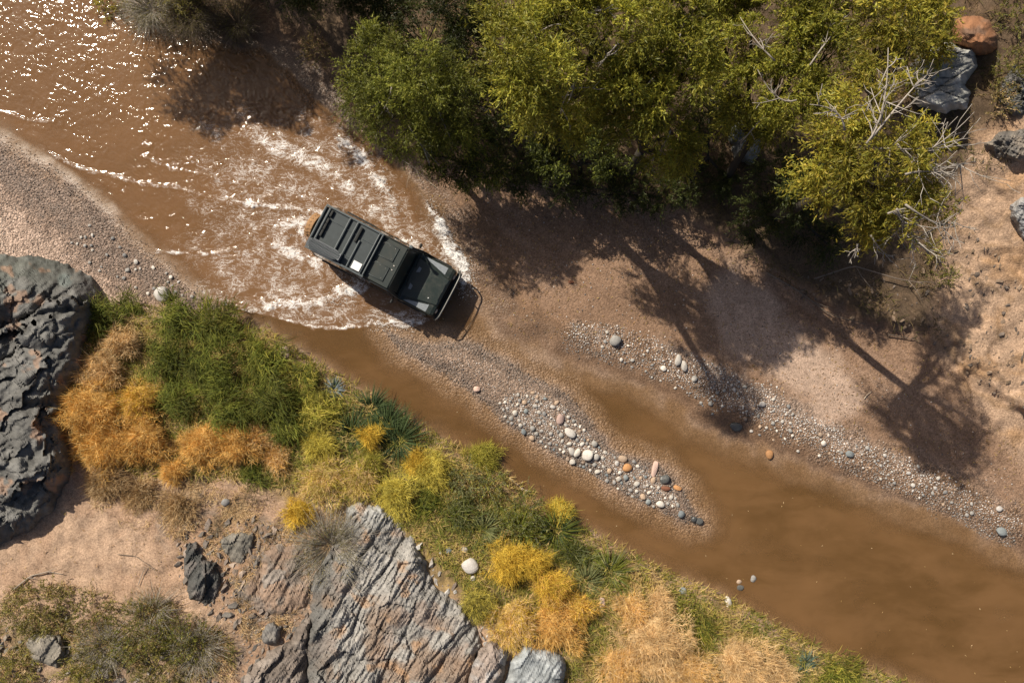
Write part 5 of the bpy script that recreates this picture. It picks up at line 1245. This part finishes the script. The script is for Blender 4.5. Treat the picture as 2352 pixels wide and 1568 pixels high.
turf('strewn_straw', 'dry straw and twigs strewn on the sand slope', [(160, 1070), (330, 1085), (560, 1095), (700, 1130), (800, 1160), (720, 1330), (690, 1440), (560, 1480), (520, 1300), (430, 1240), (260, 1200), (190, 1140)], 9000, STRAWC + [(.2, .15, .09)], (.10, .22), 403,
     lambda X, Y: smooth(-.35, .5, fbm(X / 75, Y / 75, 3, 405)), (.008, .016), STRAW)
turf('corner_brush', 'low straw and brush under the olive shrubs', [(-100, 1360), (150, 1340), (400, 1380), (540, 1470), (540, 1640), (-100, 1640)], 9000, OLIVE + STRAWC, (.12, .28), 404, lambda X, Y: smooth(-.3, .4, fbm(X / 80, Y / 80, 3, 406)), (.010, .02), STRAW)
turf('wood_floor_grass', 'dark grass and litter on the ground below the trees', [(640, 20), (820, 260), (1080, 425), (1450, 475), (1720, 605), (1980, 750), (2150, 780), (2200, 500), (2352, 330), (2420, -60), (640, -100)], 11000, [(.16, .11, .05), (.11, .10, .03), (.22, .15, .07)], (.12, .3), 407, lambda X, Y: smooth(-.2, .5, fbm(X / 80, Y / 80, 3, 408)), (.012, .022), STRAW)

def fallen_leaves(name, label, poly, n, pal, size, seed, z=None, dens=None):
    r = np.random.default_rng(seed); xs = [p[0] for p in poly]; ys = [p[1] for p in poly]
    X = r.uniform(min(xs), max(xs), n * 4); Y = r.uniform(min(ys), max(ys), n * 4); ok = sdf(X, Y, poly) > 0
    if dens is not None: ok &= r.uniform(size=n * 4) < dens(X, Y)
    if z is not None: ok &= ground_h(X, Y) < -.05
    X, Y = X[ok][:n], Y[ok][:n]; N = len(X); g = ground_h(X, Y)
    p = W(X, Y, (g + .02) if z is None else np.full(N, z)); a = r.uniform(0, 6.283, N)
    d = np.stack([np.cos(a), np.sin(a), .15 * r.normal(size=N) * (z is None)], 1)
    v, q, c = leaves(p, nrm(d), r.uniform(*size, N), r.uniform(.35, .6, N) * size[0], pick(pal, N, r, .25), r, 3.0 if z is None else 60.0)
    tag(link(name, mesh_np(name, v, [q], c, None, False, BLADE)), label, None, None, 'stuff')
LP = [(.36, .22, .09), (.28, .16, .07), (.45, .33, .12), (.20, .12, .06)]
fallen_leaves('leaf_litter', 'fallen willow leaves and litter on the wet sand below the trees', [(930, 380), (1150, 430), (1500, 490), (1750, 620), (1950, 740), (2200, 860), (2352, 1050), (2352, 1200), (2000, 1020), (1700, 860), (1400, 770), (1200, 780), (1100, 680), (1030, 520)], 2600, LP, (.05, .12), 501, None, lambda X, Y: .35 + .65 * smooth(-.1, .4, fbm(X / 90, Y / 90, 3, 502)))
fallen_leaves('floating_leaves', 'pale leaves drifting on the calm brown water', [(720, 850), (1100, 960), (1500, 1180), (1640, 1000), (1900, 1110), (2300, 1260), (2380, 1600), (2100, 1560), (1700, 1390), (1300, 1180), (900, 950)], 60, [(.52, .38, .20), (.60, .48, .30), (.40, .28, .12)], (.045, .085), 503, .016)
fallen_leaves('sand_litter', 'dead leaves and chips on the sand slope', [(0, 1120), (200, 1090), (420, 1120), (700, 1160), (720, 1300), (560, 1480), (300, 1360), (0, 1330)], 900, LP, (.04, .10), 504, None, lambda X, Y: .25 + .75 * smooth(250, 420, X))
# ------------------------------------------------------------------ trees
def curve_pts(p0, p1, n, r, sag=0.0, wob=.05):
    p0, p1 = np.array(p0, float), np.array(p1, float); L = np.linalg.norm(p1 - p0); t = np.linspace(0, 1, n)[:, None]
    mid = (p0 + p1) / 2 + r.normal(size=3) * wob * L + np.array([0, 0, sag * L])
    return (1 - t) ** 2 * p0 + 2 * t * (1 - t) * mid + t * t * p1
def tree(label, base, hub, blobs, pal, seed, dens=1.0, trunk_r=.15, name='willow_tree', bare=(), droop=.6, lean=(0, 0), limb_col=(.05, .042, .034), leaf=1.0):
    """base: image pixel; hub: height where the limbs part; blobs: crown lobes (pixel x, pixel y, radius, height)"""
    r = np.random.default_rng(seed); g = float(ground_h(*base)); b = W(base[0], base[1], g - .15)
    e = empty(name, tuple(b)); tag(e, label, 'tree', 'willow trees along the north bank')
    loc = lambda p: np.asarray(p) - b
    cs = [(W(x, y, z), rr * SC(z)) for (x, y, rr, z) in blobs]
    cen = np.mean([c for c, _ in cs], 0); h = np.array([b[0] + (cen[0] - b[0]) * .35 + lean[0], b[1] + (cen[1] - b[1]) * .35 + lean[1], g + hub])
    tk = MB(); lc = np.array(limb_col)
    tp = curve_pts(b, h, 7, r, 0, .04); tk.tube(loc(tp), np.linspace(trunk_r, trunk_r * .7, 7), 8, col=lc)
    V, Q, Cc, n = [], [], [], 0
    bt = MB()
    for (c, R) in cs:
        lp = curve_pts(h, c, 7, r, .08, .06); tk.tube(loc(lp), np.linspace(trunk_r * .55, .03, 7), 6, col=lc)
        K = int(8.6 * (R / .9) ** 2 * dens) + 4
        d = nrm(r.normal(size=(K, 3)) * [1, 1, .75] + np.array([0, 0, .45])); rad = r.uniform(.45, 1.0, K)
        cl = c + d * (rad * R)[:, None] * np.array([1, 1, .72])
        for k in range(K):
            if k % 3 == 0: tk.tube(loc(curve_pts(lp[4], cl[k], 4, r, .03, .06)), np.linspace(.022, .008, 4), 4, col=lc * 1.2)
        nt = 26; N = K * nt; cr = np.repeat(r.uniform(.26, .48, K), nt)
        o = nrm(r.normal(size=(N, 3)) * [1, 1, .7] + np.repeat(d, nt, 0) * .55 + np.array([0, 0, .15])); s0 = np.repeat(cl, nt, 0) + o * (cr * .25)[:, None]
        tl = cr * r.uniform(.8, 1.5, N); nl = 15; M = N * nl
        t = np.tile(np.linspace(.12, 1, nl), N)[:, None]; tl_ = np.repeat(tl, nl)[:, None]
        pos = np.repeat(s0, nl, 0) + np.repeat(o, nl, 0) * tl_ * t + np.array([0, 0, -droop]) * tl_ * t ** 2
        td = nrm(np.repeat(o, nl, 0) + np.array([0, 0, -2 * droop]) * t)
        tone = np.repeat(np.repeat(r.uniform(.42, 1.3, K), nt) * r.uniform(.85, 1.15, N), nl)[:, None]
        col_ = pick(pal, M, r, .16) * tone
        v, q, cc = leaves(pos, nrm(td + .75 * r.normal(size=(M, 3))), r.uniform(.07, .145, M) * leaf, r.uniform(.020, .035, M) * leaf, col_, r, .8)
        V.append(loc(v)); Q.append(q + n); Cc.append(cc); n += len(v)
    tk.build('trunk', BARK, e)
    cr_ = link('crown', mesh_np('crown', np.concatenate(V), [np.concatenate(Q)], np.concatenate(Cc), None, False, LEAF), e); cr_['kind'] = 'stuff'
    if bare:
        bb = MB()
        for (x0, y0, z0, x1, y1, z1, nb) in bare:
            p0, p1 = W(x0, y0, z0), W(x1, y1, z1); main = curve_pts(p0, p1, 8, r, .05, .16); L = np.linalg.norm(p1 - p0)
            bb.tube(loc(main), np.linspace(.025, .008, 8), 5, col=np.array((.33, .29, .25)) * r.uniform(.8, 1.2))
            for k in range(nb):
                t = r.uniform(.2, .95); s = main[int(t * 7)]; dd = nrm((p1 - p0) / L * .9 + r.normal(size=3) * .65); l2 = L * r.uniform(.18, .42)
                sub = curve_pts(s, s + dd * l2, 5, r, -.05, .1); bb.tube(loc(sub), np.linspace(.014, .006, 5), 4, col=np.array((.36, .32, .28)) * r.uniform(.75, 1.2))
                for j in range(3):
                    s2 = sub[r.integers(1, 5)]; d2 = nrm(dd + r.normal(size=3) * .7)
                    bb.tube(loc(curve_pts(s2, s2 + d2 * l2 * r.uniform(.3, .6), 3, r, -.05, .1)), [.009, .007, .005], 3, col=np.array((.38, .34, .30)) * r.uniform(.75, 1.2))
        o = bb.build('bare_branches', BARK, e); o['label'] = 'pale grey leafless branches'; o['kind'] = 'stuff'
    return e
LF_G = [(0.18, 0.2, 0.032), (0.225, 0.235, 0.038), (0.145, 0.165, 0.028), (0.28, 0.275, 0.05)]
LF_Y = [(0.275, 0.275, 0.038), (0.34, 0.325, 0.045), (0.21, 0.225, 0.036), (0.41, 0.36, 0.055)]
LF_O = [(0.3, 0.28, 0.04), (0.37, 0.325, 0.046), (0.24, 0.24, 0.036), (0.44, 0.345, 0.055)]
LF_SHADED = [(0.06, 0.072, 0.018), (0.08, 0.09, 0.022), (0.045, 0.058, 0.016)]  # leaf greens darkened to stand for foliage in shade
tree('rounded green willow nearest the car', (985, 345), 1.9,
     [(868, 150, 78, 4.4), (905, 235, 98, 4.6), (965, 170, 92, 5.0), (1005, 265, 84, 4.2), (850, 225, 62, 3.9), (925, 312, 64, 3.4), (1045, 215, 74, 4.5), (860, 105, 55, 4.2)], LF_G, 1, 1.15, .16, leaf=.85, bare=((940, 290, 4.2, 1010, 380, 3.0, 5), (1000, 240, 4.8, 1040, 330, 4.0, 4), (900, 200, 4.9, 850, 290, 4.0, 3)))
tree('low drooping willow between the rounded one and the car', (1080, 400), 1.2, [(1000, 360, 44, 2.6), (1110, 378, 44, 2.4), (1060, 405, 36, 2.0), (1080, 330, 50, 2.8)], LF_G + LF_SHADED, 2, .9, .09)
tree('dark shaded willow behind the rounded green one', (1030, 240), 1.8, [(960, 60, 110, 3.2), (880, 20, 76, 3.0), (1060, 40, 90, 3.6), (1085, 130, 80, 3.4), (1120, 250, 72, 2.8), (1190, 350, 60, 2.4)], LF_SHADED, 3, .8, .14)
tree('tall yellow-green willow in the middle of the wood', (1235, 350), 4.0,
     [(1190, 55, 90, 8.2), (1300, 45, 110, 8.6), (1405, 70, 100, 8.4), (1240, 165, 92, 9.2), (1345, 195, 74, 7.0), (1445, 165, 80, 7.4), (1250, 260, 60, 5.6), (1330, 285, 52, 5.0), (1300, -40, 100, 8.4), (1160, 120, 66, 9.8), (1200, 190, 50, 9.6)], LF_Y, 4, 1.0, .24,
     bare=((1340, 30, 8.6, 1420, 20, 8.8, 6), (1300, 60, 8.6, 1190, 120, 8.2, 4), (1330, 180, 8.0, 1290, 260, 6.8, 5), (1420, 100, 8.8, 1370, 160, 8.4, 4)))
tree('leafy willow with a bright lower crown in the centre of the wood', (1440, 420), 2.8,
     [(1525, 205, 95, 7.0), (1420, 265, 62, 6.0), (1530, 320, 66, 5.4), (1465, 230, 70, 6.4), (1590, 130, 74, 7.4), (1560, 50, 92, 7.8), (1545, 375, 34, 4.2), (1480, 110, 70, 7.4)], LF_Y, 5, 1.0, .19, leaf=1.15, bare=((1500, 180, 7.4, 1420, 240, 6.8, 5), (1540, 300, 6.0, 1480, 380, 5.0, 5), (1560, 100, 7.8, 1600, 20, 7.8, 4)))
tree('shaded green willow low in the gap of the wood', (1330, 430), 1.6, [(1340, 360, 56, 2.6), (1250, 350, 54, 2.4), (1420, 380, 48, 2.6), (1160, 180, 60, 3.0), (1400, 330, 50, 3.0)], LF_SHADED + LF_G[:1], 6, .8, .1)
tree('added dim low willow below the bright lower crown', (1470, 470), 1.0, [(1450, 440, 40, 1.8), (1520, 450, 36, 1.6), (1380, 430, 44, 1.8), (1290, 420, 44, 1.8), (1210, 410, 40, 1.8)], LF_SHADED, 17, .6, .07)  # understory added to deepen the shade below the crowns
tree('dim low willow under the branchy one', (1800, 500), 1.2, [(1790, 400, 50, 2.8), (1870, 440, 50, 3.4), (1810, 470, 44, 3.0), (1740, 500, 40, 2.0), (1840, 520, 36, 1.8), (1900, 560, 30, 1.6), (1890, 410, 46, 4.8), (1835, 455, 42, 4.6), (1780, 485, 36, 3.2)], LF_SHADED, 16, .6, .08)
tree('added dim low willow in the dark gap left of the upright rock', (1600, 400), 1.2, [(1620, 300, 46, 2.2), (1630, 200, 60, 2.8), (1590, 420, 40, 1.6), (1660, 400, 36, 1.5)], LF_SHADED, 12, .7, .08)  # dark foliage added so that the shaded gap reads darker
tree('big willow right of the dark gap', (1655, 430), 2.8,
     [(1725, 95, 86, 5.8), (1810, 55, 98, 6.2), (1715, 215, 84, 5.4), (1815, 195, 92, 5.8), (1900, 125, 92, 5.8), (1690, 285, 44, 4.6), (1780, 280, 56, 4.8), (1880, 20, 86, 6.2), (1640, 30, 56, 5.6), (1890, 230, 50, 5.4)], LF_Y, 7, .95, .16,
     bare=((1830, 230, 6.6, 1740, 160, 6.6, 6), (1780, 140, 6.8, 1700, 40, 6.6, 5), (1860, 150, 6.6, 1930, 60, 6.6, 6), (1760, 260, 5.8, 1700, 330, 4.8, 5)))
tree('willow with many bare grey branches at the right of the wood', (1705, 520), 6.2,
     [(1960, 255, 74, 9.0), (2045, 130, 80, 8.6), (1945, 350, 78, 8.8), (2045, 385, 82, 9.2), (1955, 440, 62, 8.4), (2060, 470, 66, 8.6), (2150, 455, 46, 8.2), (1990, 548, 28, 7.4), (1975, 510, 38, 7.8), (2120, 335, 50, 8.6), (2010, 55, 84, 8.4), (2110, 60, 74, 8.2), (1870, 340, 46, 8.4), (1885, 425, 44, 7.4)], LF_O, 8, .62, .19,
     bare=((1990, 330, 9.7, 2040, 110, 10.0, 13), (2000, 320, 9.7, 2120, 180, 9.8, 12), (2010, 340, 9.5, 2230, 330, 8.8, 15), (2060, 330, 9.5, 2240, 370, 8.6, 13), (2080, 400, 9.7, 2190, 400, 9.2, 13), (2060, 480, 9.3, 2140, 590, 8.0, 15), (2040, 490, 9.3, 2090, 560, 8.2, 12), (2080, 470, 9.3, 2200, 500, 8.4, 12), (1970, 560, 8.1, 1950, 600, 7.6, 6), (1940, 300, 9.7, 1860, 240, 10.0, 9), (2000, 540, 8.1, 2050, 590, 7.6, 7), ), lean=(.5, -.1))
tree('slender willow at the top edge above the striped rock', (1960, 190), 2.6, [(2120, -10, 70, 4.8), (2060, -40, 80, 5.0), (2160, 50, 40, 4.4), (2170, 110, 28, 3.8)], LF_O + LF_Y, 9, .9, .12)
# trees just above the picture whose shade falls on the river
tree('dark tree above the top edge whose shade falls on the river', (330, -130), 2.6, [(-60, -300, 90, 5.0), (40, -330, 100, 5.2), (140, -290, 100, 5.0), (230, -230, 90, 4.6), (70, -210, 80, 4.6), (300, -180, 80, 4.2), (250, -330, 100, 4.2), (360, -300, 100, 4.2), (430, -370, 100, 4.4), (140, -410, 100, 4.6)], LF_SHADED, 10, .9, .18)
tree('dark tree above the top edge between the bare shrubs and the wood', (600, -60), 2.6, [(380, -260, 110, 5.6), (500, -260, 120, 5.8), (620, -240, 120, 5.6), (560, -140, 90, 4.6), (700, -140, 100, 4.6), (650, -70, 60, 3.2), (780, -60, 90, 4.0), (720, 10, 50, 2.6)], LF_SHADED, 11, .9, .16)
tree('willow above the top edge left of the tall one', (1080, 60), 3.0, [(980, -170, 100, 6.2), (1090, -160, 110, 6.6), (1180, -190, 100, 6.8), (1060, -90, 80, 5.6)], LF_Y + LF_SHADED, 13, .9, .18)
tree('willow above the top edge behind the tall one', (1330, 70), 3.2, [(1300, -200, 110, 6.8), (1420, -180, 110, 7.0), (1400, -90, 80, 6.4), (1520, -110, 90, 6.6)], LF_Y, 14, .9, .18)
tree('willow above the top edge behind the big right one', (1570, 120), 3.0, [(1620, -140, 100, 6.4), (1720, -110, 100, 6.6), (1680, -30, 70, 6.0), (1830, -90, 90, 6.6), (1950, -70, 90, 6.4)], LF_Y, 15, .9, .18)
# ------------------------------------------------------------------ fallen branches
def fallen(path, rad, label, col=(.34, .29, .24), forks=3, seed=0):
    r = np.random.default_rng(seed); pts = np.concatenate([G(np.array([p[0]]), np.array([p[1]]), .05 + (p[2] if len(p) > 2 else 0)) for p in path]); o0 = pts[0].copy()
    t = np.linspace(0, len(pts) - 1, 12); k = np.minimum(t.astype(int), len(pts) - 2); f = (t - k)[:, None]; f = f * f * (3 - 2 * f) * .5 + f * .5
    c = pts[k] * (1 - f) + pts[k + 1] * f
    mb = MB(); mb.tube(c - o0, np.linspace(rad, rad * .35, 12), 5, col=col)
    L = np.linalg.norm(pts[-1] - pts[0])
    for j in range(forks):
        s = c[r.integers(3, 11)]; d = nrm(nrm(pts[-1] - pts[0]) + r.normal(size=3) * [.8, .8, .15]); e = s + d * L * r.uniform(.15, .35); e[2] = s[2] + .05
        mb.tube(curve_pts(s, e, 4, r, .03, .08) - o0, np.linspace(rad * .5, rad * .2, 4), 4, col=col)
    o = mb.build('fallen_branch', BARK, None, True, tuple(o0)); tag(o, label, 'branch', 'dead branches on the ground')
fallen([(32, 1352), (70, 1322), (110, 1312), (145, 1318)], .025, 'arched pale dead branch on the sand above the olive shrubs', seed=1)
fallen([(318, 1342), (326, 1318), (334, 1300)], .016, 'short upright dead stick on the sand slope', seed=2, forks=0)
fallen([(270, 1272), (310, 1276), (340, 1296), (356, 1310)], .014, 'thin crooked twig in the middle of the sand slope', (.26, .2, .15), 4, seed=3)
fallen([(640, 1135), (650, 1120), (690, 1108)], .016, 'bent dark twig above the lone golden bush', (.12, .09, .07), 1, seed=4)
fallen([(0, 722), (12, 730), (26, 733)], .016, 'pale stick lying on the dark boulder', (.5, .38, .26), 0, seed=5)
fallen([(1985, 915), (1992, 906), (2002, 898)], .018, 'pale stick in the trunk shadow on the wet sand', (.55, .45, .34), 0, seed=6)
fallen([(880, 340), (920, 365), (950, 385), (1000, 430)], .016, 'thin pale branch hanging over the wake below the rounded willow', (.42, .36, .28), 3, seed=7)
fallen([(1170, 1098), (1195, 1118), (1212, 1128)], .02, 'tangle of pale dead sticks at the channel edge', (.55, .45, .36), 6, seed=9)
fallen([(1870, 640, .1), (1960, 610, .2), (2060, 640, .15), (2120, 650, .1)], .03, 'long grey root on the eroded bank under the last willow', (.2, .16, .13), 5, seed=10)
fallen([(1760, 625, .03), (1830, 665, .03), (1905, 722, .03), (1990, 745, .03)], .035, 'half buried log along the cut bank edge', (.22, .17, .13), 3, seed=11)
fallen([(2040, 768, .03), (2080, 775, .03), (2120, 783, .03)], .025, 'dark root sticking out of the gravel at the bank foot', (.13, .10, .08), 2, seed=12)
fallen([(1150, 1568), (1110, 1556), (1070, 1562)], .03, 'curved grey stick at the bottom edge beside the rock ledge', (.3, .27, .24), 1, seed=13)
